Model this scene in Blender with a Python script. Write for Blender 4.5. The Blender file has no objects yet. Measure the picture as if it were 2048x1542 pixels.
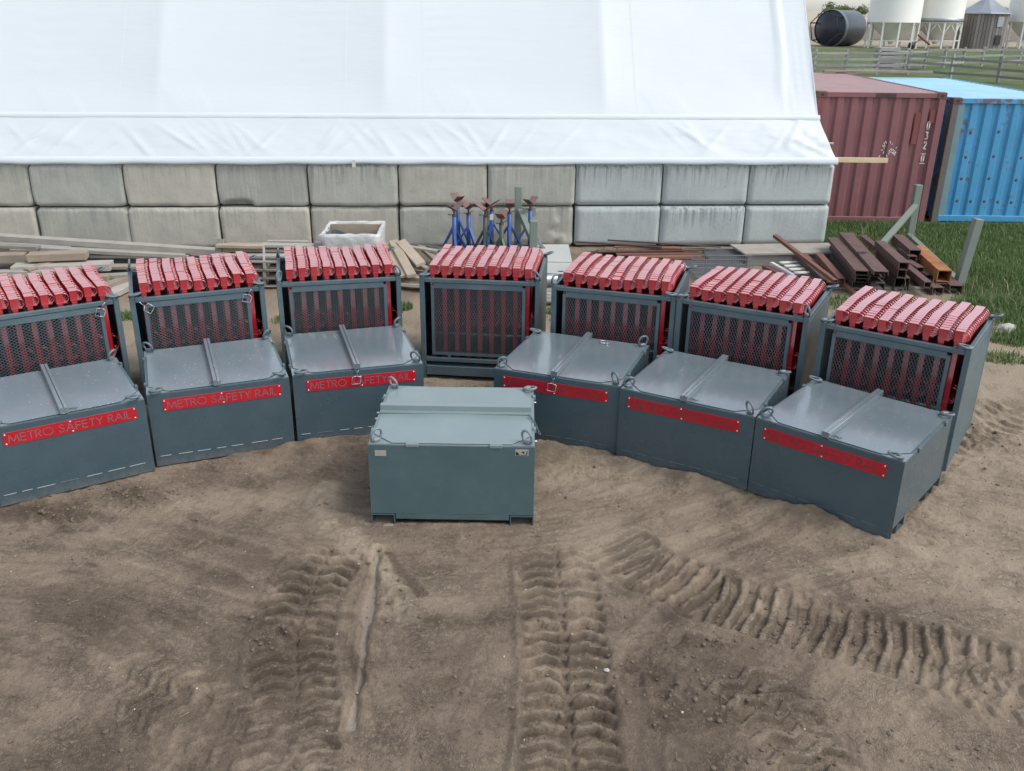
import bpy, math, random
import numpy as np
from mathutils import Matrix, Vector
R = math.radians
scene = bpy.context.scene
col = scene.collection
random.seed(7)
rng = np.random.RandomState(11)

# ------------------------------------------------------------------ camera
cam_d = bpy.data.cameras.new('camera')
cam = bpy.data.objects.new('camera', cam_d); col.objects.link(cam)
cam_d.sensor_width = 36.0
cam_d.lens = 36.0 * 1817.28 / 2048.0
cam_d.clip_start = 0.05; cam_d.clip_end = 12000
right = Vector((0.999938, 0.004274, 0.010272))
up = Vector((-0.011126, 0.384136, 0.92321))
fwd = Vector((0.0, 0.923267, -0.384159))
M = Matrix((right, up, -fwd)).transposed().to_4x4()
M.translation = Vector((0, 0, 3.9097))
cam.matrix_world = M
scene.camera = cam

# ------------------------------------------------------------------ sky, sun, exposure
SUN_EL, SUN_AZ = 52.0, 112.0          # azimuth clockwise from +Y
world = bpy.data.worlds.new('World'); scene.world = world; world.use_nodes = True
wn = world.node_tree.nodes; wl = world.node_tree.links
bg = wn['Background']
sky = wn.new('ShaderNodeTexSky'); sky.sky_type = 'NISHITA'; sky.sun_disc = False
sky.sun_elevation = R(SUN_EL); sky.sun_rotation = R(SUN_AZ)
sky.air_density = 1.0; sky.dust_density = 1.6; sky.ozone_density = 1.0; sky.altitude = 300
hz_ = wn.new('ShaderNodeHueSaturation'); hz_.inputs['Saturation'].default_value = 0.42     # thin overcast: whiter than a clear sky
wl.new(sky.outputs[0], hz_.inputs['Color']); wl.new(hz_.outputs[0], bg.inputs[0]); bg.inputs[1].default_value = 0.15
sun_d = bpy.data.lights.new('sun', 'SUN'); sun_d.energy = 1.2; sun_d.angle = R(28); sun_d.color = (1.0, 0.965, 0.92)
sun = bpy.data.objects.new('sun', sun_d); col.objects.link(sun)
sd = Vector((math.sin(R(SUN_AZ)) * math.cos(R(SUN_EL)), math.cos(R(SUN_AZ)) * math.cos(R(SUN_EL)), math.sin(R(SUN_EL))))
sun.rotation_euler = (-sd).to_track_quat('-Z', 'Y').to_euler()
sun.location = (20, -10, 30)
scene.view_settings.view_transform = 'Standard'
scene.view_settings.look = 'None'
scene.view_settings.gamma = 1.0
scene.view_settings.exposure = 0.82
scene.view_settings.use_curve_mapping = False
try:
    scene.cycles.max_bounces = 6; scene.cycles.diffuse_bounces = 3; scene.cycles.glossy_bounces = 3; scene.cycles.transmission_bounces = 2
    scene.cycles.use_adaptive_sampling = True; scene.cycles.adaptive_threshold = 0.012
except Exception: pass

# ------------------------------------------------------------------ helpers
def tag(o, label=None, cat=None, group=None, kind=None):
    if label: o['label'] = label
    if cat: o['category'] = cat
    if group: o['group'] = group
    if kind: o['kind'] = kind
    return o

def empty(name, loc=(0, 0, 0), rz=0.0, label=None, cat=None, group=None):
    o = bpy.data.objects.new(name, None); col.objects.link(o)
    o.empty_display_size = 0.1
    o.location = loc; o.rotation_euler = (0, 0, rz)
    return tag(o, label, cat, group)

def link(name, me, parent=None, loc=None, rot=None):
    o = bpy.data.objects.new(name, me); col.objects.link(o)
    if parent is not None: o.parent = parent
    if loc is not None: o.location = loc
    if rot is not None: o.rotation_euler = rot
    return o

class MB:
    """collects boxes, bars, tubes, sheets; one call = one mesh"""
    def __init__(s): s.v = []; s.f = []; s.sm = []
    def add(s, vs, fs, smooth=False):
        b = len(s.v); s.v.extend([tuple(map(float, q)) for q in vs])
        for f in fs: s.f.append(tuple(b + i for i in f)); s.sm.append(smooth)
        return s
    def box(s, x0, x1, y0, y1, z0, z1, M=None, ch=0.0):
        if ch > 0:
            return s.chbox(x0, x1, y0, y1, z0, z1, ch, M)
        vs = [(x0, y0, z0), (x1, y0, z0), (x1, y1, z0), (x0, y1, z0), (x0, y0, z1), (x1, y0, z1), (x1, y1, z1), (x0, y1, z1)]
        if M is not None: vs = [M @ Vector(q) for q in vs]
        return s.add(vs, [(0, 3, 2, 1), (4, 5, 6, 7), (0, 1, 5, 4), (1, 2, 6, 5), (2, 3, 7, 6), (3, 0, 4, 7)])
    def chbox(s, x0, x1, y0, y1, z0, z1, c, M=None):
        # box with all edges chamfered
        X = (x0, x1); Y = (y0, y1); Z = (z0, z1); vs = []; idx = {}
        sg = (1, -1)
        for i in (0, 1):
            for j in (0, 1):
                for k in (0, 1):
                    idx[(i, j, k, 0)] = len(vs); vs.append((X[i], Y[j] + sg[j] * c, Z[k] + sg[k] * c))
                    idx[(i, j, k, 1)] = len(vs); vs.append((X[i] + sg[i] * c, Y[j], Z[k] + sg[k] * c))
                    idx[(i, j, k, 2)] = len(vs); vs.append((X[i] + sg[i] * c, Y[j] + sg[j] * c, Z[k]))
        fs = []
        for a in range(3):
            o = [q for q in range(3) if q != a]
            for e in (0, 1):
                ring = []
                for (p, q) in ((0, 0), (1, 0), (1, 1), (0, 1)):
                    key = [0, 0, 0]; key[a] = e; key[o[0]] = p; key[o[1]] = q
                    ring.append(idx[(*key, a)])
                fs.append(tuple(ring) if (e == 1) != (a == 1) else tuple(reversed(ring)))
        for a in range(3):
            o = [q for q in range(3) if q != a]
            for p in (0, 1):
                for q in (0, 1):
                    k0 = [0, 0, 0]; k1 = [0, 0, 0]
                    k0[a] = 0; k1[a] = 1
                    for k in (k0, k1): k[o[0]] = p; k[o[1]] = q
                    fs.append((idx[(*k0, o[0])], idx[(*k1, o[0])], idx[(*k1, o[1])], idx[(*k0, o[1])]))
        for i in (0, 1):
            for j in (0, 1):
                for k in (0, 1):
                    fs.append((idx[(i, j, k, 0)], idx[(i, j, k, 1)], idx[(i, j, k, 2)]))
        if M is not None: vs = [M @ Vector(q) for q in vs]
        return s.add(vs, fs)
    def tube(s, pts, r, n=8, closed=False, cap=True, smooth=True):
        pts = [Vector(p) for p in pts]; m = len(pts); vs = []; fs = []
        prev = None
        for i in range(m):
            if closed: t = pts[(i + 1) % m] - pts[i - 1]
            elif i == 0: t = pts[1] - pts[0]
            elif i == m - 1: t = pts[-1] - pts[-2]
            else: t = pts[i + 1] - pts[i - 1]
            t.normalize()
            if prev is None:
                a = Vector((0, 0, 1)) if abs(t.z) < 0.9 else Vector((1, 0, 0))
                u = t.cross(a).normalized()
            else:
                u = (prev - t * prev.dot(t)).normalized()
            prev = u; w = t.cross(u)
            rr = r[i] if isinstance(r, (list, tuple)) else r
            for k in range(n):
                an = 2 * math.pi * k / n
                vs.append(pts[i] + u * (rr * math.cos(an)) + w * (rr * math.sin(an)))
        for i in range(m if closed else m - 1):
            j = (i + 1) % m
            for k in range(n):
                k2 = (k + 1) % n
                fs.append((i * n + k, j * n + k, j * n + k2, i * n + k2))
        s.add(vs, fs, smooth)
        if cap and not closed:
            b = len(s.v) - len(vs)
            s.f.append(tuple(b + k for k in range(n))); s.sm.append(False)
            s.f.append(tuple(b + (m - 1) * n + k for k in reversed(range(n)))); s.sm.append(False)
        return s
    def prism(s, prof, a0, a1, axis='y', M=None):
        """profile (2D list) swept from a0 to a1 along axis; profile axes are the other two in xyz order"""
        n = len(prof)
        def P(p, a):
            if axis == 'x': q = (a, p[0], p[1])
            elif axis == 'y': q = (p[0], a, p[1])
            else: q = (p[0], p[1], a)
            return M @ Vector(q) if M is not None else q
        vs = [P(p, a0) for p in prof] + [P(p, a1) for p in prof]
        fs = [(i, (i + 1) % n, n + (i + 1) % n, n + i) for i in range(n)]
        fs += [tuple(reversed(range(n))), tuple(range(n, 2 * n))]
        return s.add(vs, fs)
    def grid(s, P, smooth=True, flip=False):
        """P[i][j] -> sheet"""
        ni, nj = len(P), len(P[0])
        vs = [P[i][j] for i in range(ni) for j in range(nj)]
        fs = []
        for i in range(ni - 1):
            for j in range(nj - 1):
                a, b, c, d = i * nj + j, (i + 1) * nj + j, (i + 1) * nj + j + 1, i * nj + j + 1
                fs.append((a, d, c, b) if flip else (a, b, c, d))
        return s.add(vs, fs, smooth)
    def lathe(s, prof, n=24, smooth=True, M=None, a0=0, a1=2 * math.pi):
        vs = []; full = abs(a1 - a0 - 2 * math.pi) < 1e-6
        cnt = n if full else n + 1
        for i in range(cnt):
            a = a0 + (a1 - a0) * i / n
            for (r_, z) in prof:
                q = Vector((r_ * math.cos(a), r_ * math.sin(a), z)); vs.append(M @ q if M is not None else q)
        k = len(prof); fs = []
        for i in range(n):
            j = (i + 1) % cnt
            for q in range(k - 1): fs.append((i * k + q, j * k + q, j * k + q + 1, i * k + q + 1))
        return s.add(vs, fs, smooth)
    def mesh(s, name, mat):
        me = bpy.data.meshes.new(name); me.from_pydata(s.v, [], s.f)
        me.polygons.foreach_set('use_smooth', s.sm)
        if mat is not None: me.materials.append(mat)
        me.update(); return me
    def build(s, name, mat, parent=None, loc=None, rot=None):
        return link(name, s.mesh(name, mat), parent, loc, rot)

def copy_tree(o, parent=None):
    c = o.copy(); col.objects.link(c); c.parent = parent
    for ch in list(o.children): copy_tree(ch, c)
    return c

# ------------------------------------------------------------------ materials
class NT:
    def __init__(s, name):
        s.m = bpy.data.materials.new(name); s.m.use_nodes = True
        s.t = s.m.node_tree; s.b = s.t.nodes['Principled BSDF']; s.out = s.t.nodes['Material Output']
    def n(s, t, **kw):
        nd = s.t.nodes.new(t)
        for k, v in kw.items():
            if k.startswith('i_'):
                key = k[2:]
                nd.inputs[int(key) if key.isdigit() else key.replace('_', ' ')].default_value = v
            else: setattr(nd, k, v)
        return nd
    def l(s, a, b): s.t.links.new(a, b)
    def coord(s, scale=(1, 1, 1), kind='Object', loc=(0, 0, 0)):
        tc = s.n('ShaderNodeTexCoord'); mp = s.n('ShaderNodeMapping')
        mp.inputs['Scale'].default_value = scale; mp.inputs['Location'].default_value = loc
        s.l(tc.outputs[kind], mp.inputs[0]); return mp.outputs[0]
    def rnd_coord(s, scale=(1, 1, 1)):
        # object coordinates shifted by a per-object random amount
        tc = s.n('ShaderNodeTexCoord'); oi = s.n('ShaderNodeObjectInfo')
        mul = s.n('ShaderNodeMath', operation='MULTIPLY', i_1=37.0); s.l(oi.outputs['Random'], mul.inputs[0])
        add = s.n('ShaderNodeVectorMath', operation='ADD')
        s.l(tc.outputs['Object'], add.inputs[0]); s.l(mul.outputs[0], add.inputs[1])
        mp = s.n('ShaderNodeMapping'); mp.inputs['Scale'].default_value = scale; s.l(add.outputs[0], mp.inputs[0])
        return mp.outputs[0]
    def noise(s, vec, scale=5.0, detail=4.0, rough=0.55, dist=0.0):
        nd = s.n('ShaderNodeTexNoise'); nd.inputs['Scale'].default_value = scale
        nd.inputs['Detail'].default_value = detail; nd.inputs['Roughness'].default_value = rough
        nd.inputs['Distortion'].default_value = dist
        if vec is not None: s.l(vec, nd.inputs['Vector'])
        return nd.outputs['Fac']
    def ramp(s, fac, stops, interp='LINEAR'):
        r_ = s.n('ShaderNodeValToRGB'); r_.color_ramp.interpolation = interp
        el = r_.color_ramp.elements
        while len(el) < len(stops): el.new(0.5)
        for e, (p, c) in zip(el, stops):
            e.position = p; e.color = (c, c, c, 1) if isinstance(c, (int, float)) else (*c, 1)
        s.l(fac, r_.inputs[0]); return r_.outputs[0]
    def mix(s, fac, a, b, mode='MIX'):
        m = s.n('ShaderNodeMix', data_type='RGBA', blend_type=mode)
        for sock, val in ((m.inputs[0], fac), (m.inputs[6], a), (m.inputs[7], b)):
            if isinstance(val, (int, float)): sock.default_value = val
            elif isinstance(val, tuple): sock.default_value = (*val, 1)
            else: s.l(val, sock)
        return m.outputs[2]
    def math(s, op, a, b=None, clamp=False):
        m = s.n('ShaderNodeMath', operation=op); m.use_clamp = clamp
        for sock, val in ((m.inputs[0], a), (m.inputs[1], b)):
            if val is None: continue
            if isinstance(val, (int, float)): sock.default_value = val
            else: s.l(val, sock)
        return m.outputs[0]
    def bump(s, h, strength=0.3, dist=0.01):
        b = s.n('ShaderNodeBump'); b.inputs['Strength'].default_value = strength; b.inputs['Distance'].default_value = dist
        s.l(h, b.inputs['Height']); s.l(b.outputs[0], s.b.inputs['Normal'])
    def base(s, c):
        if isinstance(c, tuple): s.b.inputs['Base Color'].default_value = (*c, 1)
        else: s.l(c, s.b.inputs['Base Color'])
    def rough(s, r_):
        if isinstance(r_, (int, float)): s.b.inputs['Roughness'].default_value = r_
        else: s.l(r_, s.b.inputs['Roughness'])
    def set(s, **kw):
        for k, v in kw.items(): s.b.inputs[k.replace('_', ' ')].default_value = v
        return s

def m_paint(name, c, r0=0.28, r1=0.5, dusty=0.25, dust=(0.30, 0.29, 0.27), spec=0.5, specks=0.0, rise=0.0, coat=0.0, bmp=0.05, coat_ior=1.5):
    t = NT(name); v = t.rnd_coord()
    n1 = t.noise(v, 2.2, 5, 0.6); n2 = t.noise(v, 14, 4, 0.6)
    cc = t.mix(t.ramp(n1, [(0.3, 0.0), (0.75, 1.0)]), c, tuple(min(1, q * 1.18) for q in c))
    d = t.math('MULTIPLY', t.ramp(t.math('MULTIPLY', n1, n2), [(0.22, 0.0), (0.5, 1.0)]), dusty)
    cc = t.mix(d, cc, dust)
    sc_ = t.noise(t.rnd_coord((2.2, 2.2, 38)), 1.6, 3, 0.6)
    cc = t.mix(t.math('MULTIPLY', t.ramp(sc_, [(0.62, 0.0), (0.72, 1.0)]), 0.05), cc, tuple(min(1, q * 1.9 + 0.03) for q in c))
    if specks > 0:
        vo = t.n('ShaderNodeTexVoronoi'); vo.inputs['Scale'].default_value = 26; t.l(v, vo.inputs['Vector'])
        sp = t.ramp(vo.outputs['Distance'], [(0.08, 1.0), (0.22, 0.0)])
        msk = t.ramp(t.noise(v, 3.5, 3), [(0.40, 0.0), (0.55, 1.0)])
        rr = t.ramp(vo.outputs['Color'], [(0.45, 0.0), (0.6, 1.0)])
        cc = t.mix(t.math('MULTIPLY', t.math('MULTIPLY', sp, msk), t.math('MULTIPLY', rr, specks)), cc, (0.62, 0.63, 0.62))
    if rise > 0:   # mud splashed up from the ground onto the lower edge
        sx = t.n('ShaderNodeSeparateXYZ'); t.l(t.coord(), sx.inputs[0])
        mz = t.math('SUBTRACT', 1.0, t.math('DIVIDE', sx.outputs[2], rise), True)
        mz = t.math('MULTIPLY', mz, t.ramp(n2, [(0.35, 0.0), (0.65, 1.0)]))
        cc = t.mix(t.math('MULTIPLY', mz, 0.40), cc, (0.23, 0.19, 0.15))
    t.base(cc)
    t.rough(t.n('ShaderNodeMapRange', i_1=0.2, i_2=0.8, i_3=r0, i_4=r1).outputs[0])
    mr = t.t.nodes[-1]; t.l(n1, mr.inputs[0])
    t.set(Specular_IOR_Level=spec)
    if coat: t.set(Coat_Weight=coat, Coat_Roughness=r0 * 0.6, Coat_IOR=coat_ior)
    t.bump(t.noise(v, 1.6, 1.0, 0.4), bmp, 0.03)
    return t.m

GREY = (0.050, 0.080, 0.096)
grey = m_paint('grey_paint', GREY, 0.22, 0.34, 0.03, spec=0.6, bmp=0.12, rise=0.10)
grey_lid = m_paint('grey_paint_skylit_lid', (0.125, 0.158, 0.172), 0.15, 0.25, 0.05, specks=0.0, spec=0.8, coat=0.7)  # same grey as the body, base lightened for sky reflected on top
grey_lit_s = m_paint('grey_paint_skylit_lid_speckled', (0.135, 0.172, 0.19), 0.25, 0.4, 0.12, specks=0.9, spec=0.7, coat=0.6)
grey_lit_f = m_paint('grey_paint_skylit_lid_few_specks', (0.125, 0.158, 0.172), 0.16, 0.28, 0.06, specks=0.3, spec=0.8, coat=0.7)
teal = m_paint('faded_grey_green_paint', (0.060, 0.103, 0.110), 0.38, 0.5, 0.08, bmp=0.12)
teal_lit = m_paint('faded_grey_green_skylit_lid', (0.17, 0.225, 0.225), 0.3, 0.45, 0.2, spec=0.7, coat=0.3)  # same paint as the crate sides, sky light on top put into the colour
grey_pale = m_paint('worn_grey_paint', (0.16, 0.20, 0.21), 0.35, 0.6, 0.3)
cage_grey = m_paint('cage_grey_paint', (0.070, 0.108, 0.125), 0.3, 0.5, 0.2)
ring_grey = m_paint('ring_grey_paint', (0.105, 0.14, 0.155), 0.3, 0.5, 0.1)
screen_grey = m_paint('screen_grey_paint', (0.075, 0.10, 0.11), 0.35, 0.55, 0.05)
red = m_paint('red_powder_coat', (0.37, 0.007, 0.015), 0.18, 0.30, 0.06, dust=(0.5, 0.3, 0.3), spec=1.0, coat=1.0, coat_ior=1.85)
red_sign = m_paint('red_sign_paint', (0.38, 0.008, 0.018), 0.3, 0.45, 0.04)
letter_grey = m_paint('letter_cutout_grey', (0.075, 0.042, 0.048), 0.5, 0.6, 0.0)
rack_green = m_paint('grey_green_rack_paint', (0.17, 0.205, 0.175), 0.5, 0.7, 0.4, dust=(0.22, 0.18, 0.13))
blue_st = m_paint('blue_stand_paint', (0.020, 0.068, 0.25), 0.3, 0.5, 0.15)
dark_st = m_paint('dark_green_stand_paint', (0.045, 0.065, 0.055), 0.4, 0.6, 0.3, dust=(0.16, 0.10, 0.07))

def m_plain(name, c, r_=0.5, metal=0.0, var=0.15, scale=6):
    t = NT(name); v = t.rnd_coord()
    n1 = t.noise(v, scale, 4)
    t.base(t.mix(n1, tuple(q * (1 - var) for q in c), tuple(min(1, q * (1 + var)) for q in c)))
    t.rough(r_); t.set(Metallic=metal); t.bump(n1, 0.1, 0.005); return t.m
zinc = m_plain('zinc_wire', (0.62, 0.63, 0.64), 0.35, 0.8)
bead_white = m_plain('weld_bead_bare', (0.45, 0.47, 0.48), 0.5)
bead_grey = m_plain('weld_bead_painted', (0.13, 0.17, 0.185), 0.5)
rivet_m = m_plain('rivet_head', (0.58, 0.57, 0.56), 0.4, 0.2)
black_rub = m_plain('black_print', (0.015, 0.015, 0.016), 0.5)
white_print = m_plain('white_print', (0.68, 0.68, 0.66), 0.5)
tag_beige = m_plain('worn_sticker', (0.33, 0.31, 0.28), 0.6, 0, 0.3, 30)
dark_int = m_plain('dark_interior', (0.03, 0.032, 0.034), 0.8)
bin_white = m_plain('bin_cream_white', (0.70, 0.69, 0.64), 0.45, 0, 0.04, 1)
bin_dark = m_plain('bin_dark_blue_steel', (0.018, 0.024, 0.036), 0.45, 0.0, 0.2, 2)
tank_steel = m_plain('lying_bin_blue_grey', (0.085, 0.108, 0.135), 0.4, 0.2, 0.15, 2)
bin_galv = m_plain('bin_galvanised', (0.30, 0.33, 0.36), 0.4, 0.5, 0.15, 2)
silver = m_plain('galvanised_pipe', (0.50, 0.55, 0.60), 0.3, 0.6)
sheet_m = m_plain('pale_sheet', (0.40, 0.41, 0.38), 0.6, 0.0, 0.15, 3)
white_wood = m_plain('white_painted_wood', (0.62, 0.61, 0.59), 0.6, 0, 0.12, 8)
stone_m = m_plain('pale_stone', (0.42, 0.40, 0.37), 0.85, 0, 0.3, 12)
auger_red = m_plain('auger_red', (0.20, 0.06, 0.05), 0.6)

mud_m = m_plain('dried_mud', (0.24, 0.215, 0.18), 0.9, 0, 0.35, 14)
def m_rust(name, a, b, c, r_=0.75, scale=7):
    t = NT(name); v = t.rnd_coord()
    n1 = t.noise(v, scale, 6, 0.65); n2 = t.noise(v, scale * 5, 4, 0.6)
    cc = t.mix(t.ramp(n1, [(0.35, 0.0), (0.62, 1.0)]), a, b)
    cc = t.mix(t.math('MULTIPLY', t.ramp(n2, [(0.5, 0.0), (0.75, 1.0)]), 0.6), cc, c)
    t.base(cc); t.rough(r_); t.bump(n2, 0.25, 0.004); return t.m
rust = m_rust('rusty_steel', (0.085, 0.048, 0.042), (0.125, 0.072, 0.062), (0.17, 0.095, 0.065))
rust_red = m_rust('red_brown_rust', (0.13, 0.055, 0.042), (0.17, 0.078, 0.058), (0.20, 0.10, 0.07))
rust_or = m_rust('orange_rust', (0.24, 0.09, 0.045), (0.20, 0.10, 0.06), (0.30, 0.16, 0.09))
rust_yel = m_rust('yellow_paint_rusting', (0.40, 0.19, 0.05), (0.30, 0.10, 0.045), (0.14, 0.06, 0.04), scale=5)
rust_dark = m_rust('dark_mill_scale', (0.045, 0.035, 0.034), (0.075, 0.05, 0.045), (0.12, 0.07, 0.05))
primer = m_rust('dusty_primer_head', (0.20, 0.115, 0.11), (0.165, 0.09, 0.085), (0.11, 0.06, 0.055))
grate_m = m_rust('grey_grating_steel', (0.13, 0.15, 0.165), (0.18, 0.195, 0.205), (0.17, 0.13, 0.10), 0.55)

def m_wood(name, a, b, grain=60, r_=0.85):
    t = NT(name); v = t.rnd_coord((1.2, grain / 3, grain / 3)); v2 = t.rnd_coord((1, 1, 1))
    oi = t.n('ShaderNodeObjectInfo')
    n1 = t.noise(v, 3.0, 6, 0.6, 0.4); n2 = t.noise(v2, 4, 4)
    cc = t.mix(t.ramp(n1, [(0.3, 0.0), (0.7, 1.0)]), a, b)
    cc = t.mix(t.math('MULTIPLY', t.ramp(n2, [(0.4, 0.0), (0.7, 1.0)]), 0.35), cc, tuple(q * 0.6 for q in a))
    sc = t.n('ShaderNodeMapRange', i_1=0.0, i_2=1.0, i_3=0.68, i_4=1.22); t.l(oi.outputs['Random'], sc.inputs[0])
    hv = t.n('ShaderNodeHueSaturation'); t.l(sc.outputs[0], hv.inputs['Value']); t.l(cc, hv.inputs['Color'])
    t.base(hv.outputs[0]); t.rough(r_); t.bump(n1, 0.35, 0.004); return t.m
wood_grey = m_wood('weathered_grey_wood', (0.29, 0.27, 0.235), (0.37, 0.345, 0.30))
wood_tan = m_wood('tan_wood', (0.33, 0.27, 0.20), (0.42, 0.35, 0.265))
wood_new = m_wood('fresh_pine', (0.58, 0.46, 0.29), (0.66, 0.54, 0.36))
wood_old = m_wood('old_fence_wood', (0.20, 0.195, 0.18), (0.30, 0.29, 0.27))
wood_barn = m_wood('old_granary_wood', (0.21, 0.19, 0.18), (0.29, 0.268, 0.255))
wood_fence = m_wood('silvered_hazed_fence_wood', (0.245, 0.245, 0.235), (0.34, 0.34, 0.325))  # pale weathered boards, colour lightened further in place of distance haze
ply = m_wood('dirty_plywood', (0.28, 0.255, 0.215), (0.36, 0.33, 0.285), 12)

def m_concrete():
    t = NT('block_concrete'); v = t.coord(); oi = t.n('ShaderNodeObjectInfo')
    vr = t.rnd_coord()
    n1 = t.noise(vr, 1.6, 5, 0.6); n2 = t.noise(vr, 22, 5, 0.65)
    vs = t.rnd_coord((9, 9, 0.35)); st = t.noise(vs, 2.0, 4, 0.6)
    warm = t.mix(oi.outputs['Random'], (0.315, 0.325, 0.285), (0.435, 0.405, 0.338))
    at = t.n('ShaderNodeAttribute'); at.attribute_type = 'OBJECT'; at.attribute_name = 'cool'
    cc = t.mix(at.outputs['Fac'], warm, (0.36, 0.405, 0.405))
    cc = t.mix(t.ramp(n1, [(0.35, 0.0), (0.7, 1.0)]), cc, t.mix(1.0, cc, (1.22, 1.20, 1.16), 'MULTIPLY'))
    at2 = t.n('ShaderNodeAttribute'); at2.attribute_type = 'OBJECT'; at2.attribute_name = 'streak'
    sx = t.n('ShaderNodeSeparateXYZ'); t.l(v, sx.inputs[0])
    rag = t.noise(t.rnd_coord((7, 7, 0.0)), 2.0, 2)
    fade = t.math('SUBTRACT', t.math('MULTIPLY', sx.outputs[2], 1.9), t.math('MULTIPLY', rag, 1.0), True)
    sm = t.math('MULTIPLY', t.math('MULTIPLY', t.ramp(st, [(0.46, 0.0), (0.6, 1.0)]), fade), at2.outputs['Fac'])
    cc = t.mix(sm, cc, (0.15, 0.165, 0.165))
    lt = t.math('MULTIPLY', t.ramp(t.noise(t.rnd_coord((11, 11, 0.3)), 2.3, 3), [(0.55, 0.0), (0.68, 1.0)]), 0.35)
    cc = t.mix(lt, cc, (0.50, 0.50, 0.465))
    pit = t.ramp(n2, [(0.28, 0.78), (0.42, 1.0)])
    cc = t.mix(1.0, cc, pit, 'MULTIPLY')
    t.base(cc); t.rough(0.88); t.bump(t.math('ADD', n2, t.math('MULTIPLY', n1, 0.6)), 0.35, 0.012); return t.m
concrete = m_concrete()

def m_tarp(name, c):
    t = NT(name); v = t.coord(); n1 = t.noise(v, 3, 4); n2 = t.noise(t.coord((1, 1, 6)), 2.5, 5, 0.6)
    t.base(t.mix(n1, tuple(q * 0.97 for q in c), c)); t.rough(0.42)
    t.bump(n2, 0.16, 0.03)
    tr = t.n('ShaderNodeBsdfTranslucent'); tr.inputs[0].default_value = (*c, 1)
    mx = t.n('ShaderNodeMixShader'); mx.inputs[0].default_value = 0.25
    t.l(t.b.outputs[0], mx.inputs[1]); t.l(tr.outputs[0], mx.inputs[2]); t.l(mx.outputs[0], t.out.inputs[0])
    return t.m
tarp = m_tarp('white_fabric', (0.72, 0.775, 0.80))
tarp_hem = m_tarp('white_fabric_hem', (0.73, 0.785, 0.81))

def m_container(name, c, rustiness, patch=None):
    t = NT(name); v = t.rnd_coord()
    n1 = t.noise(v, 1.7, 5, 0.6); n2 = t.noise(v, 9, 6, 0.7)
    cc = t.mix(t.ramp(n1, [(0.3, 0.0), (0.7, 1.0)]), tuple(q * 0.88 for q in c), tuple(min(1, q * 1.12) for q in c))
    if patch: cc = t.mix(t.ramp(t.noise(v, 0.8, 2), [(0.58, 0.0), (0.60, 1.0)]), cc, patch)
    rs = t.math('MULTIPLY', t.ramp(t.math('MULTIPLY', n1, n2), [(0.285, 0.0), (0.38, 1.0)]), rustiness)
    cc = t.mix(rs, cc, (0.15, 0.085, 0.06))
    t.base(cc); t.rough(0.5); t.bump(n2, 0.1, 0.01); return t.m
maroon = m_container('maroon_container_paint', (0.225, 0.092, 0.098), 0.25)
maroon_patch = m_container('maroon_repainted_patch', (0.20, 0.055, 0.052), 0.2)
blue_c = m_container('blue_container_paint', (0.065, 0.30, 0.53), 0.9)
maroon_roof = m_container('dusty_maroon_roof', (0.29, 0.185, 0.18), 0.2)
blue_roof = m_container('pale_blue_roof_paint', (0.27, 0.50, 0.66), 0.12)
post_rust = m_container('rusting_blue_post', (0.13, 0.12, 0.11), 1.0)
blue_edge = m_container('blue_edge_worn_to_primer', (0.17, 0.28, 0.31), 1.0)
casting = m_rust('corner_casting_rust', (0.12, 0.065, 0.05), (0.15, 0.075, 0.06), (0.08, 0.05, 0.045))

def m_leaf(name, a, b):
    t = NT(name); g = t.n('ShaderNodeNewGeometry')
    t.base(t.mix(g.outputs['Random Per Island'], a, b)); t.rough(0.6)
    tr = t.n('ShaderNodeBsdfTranslucent'); t.l(t.mix(g.outputs['Random Per Island'], a, b), tr.inputs[0])
    mx = t.n('ShaderNodeMixShader'); mx.inputs[0].default_value = 0.3
    t.l(t.b.outputs[0], mx.inputs[1]); t.l(tr.outputs[0], mx.inputs[2]); t.l(mx.outputs[0], t.out.inputs[0]); return t.m
blade_m = m_leaf('grass_blade', (0.065, 0.13, 0.032), (0.18, 0.25, 0.085))
dry_m = m_leaf('dry_grass_blade', (0.25, 0.21, 0.12), (0.36, 0.31, 0.19))
leaf_m = m_leaf('distant_leaf', (0.10, 0.13, 0.05), (0.17, 0.21, 0.09))

# ------------------------------------------------------------------ noise on arrays
def vnoise(x, y, seed):
    r_ = np.random.RandomState(seed); T = r_.rand(256, 256)
    xi = np.floor(x).astype(np.int64); yi = np.floor(y).astype(np.int64)
    fx = x - xi; fy = y - yi
    fx = fx * fx * fx * (fx * (fx * 6 - 15) + 10); fy = fy * fy * fy * (fy * (fy * 6 - 15) + 10)
    g = lambda a, b: T[a & 255, b & 255]
    return (g(xi, yi) * (1 - fx) + g(xi + 1, yi) * fx) * (1 - fy) + (g(xi, yi + 1) * (1 - fx) + g(xi + 1, yi + 1) * fx) * fy
def fbm(x, y, seed, oct=4, gain=0.5):
    s = 0; a = 1; tot = 0
    for o in range(oct):
        s = s + a * (vnoise(x * 2 ** o + 17.3 * o, y * 2 ** o - 9.1 * o, seed + o) - 0.5); tot += a; a *= gain
    return s / tot * 2
def sstep(a, b, x):
    t = np.clip((x - a) / (b - a), 0, 1); return t * t * (3 - 2 * t)
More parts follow.
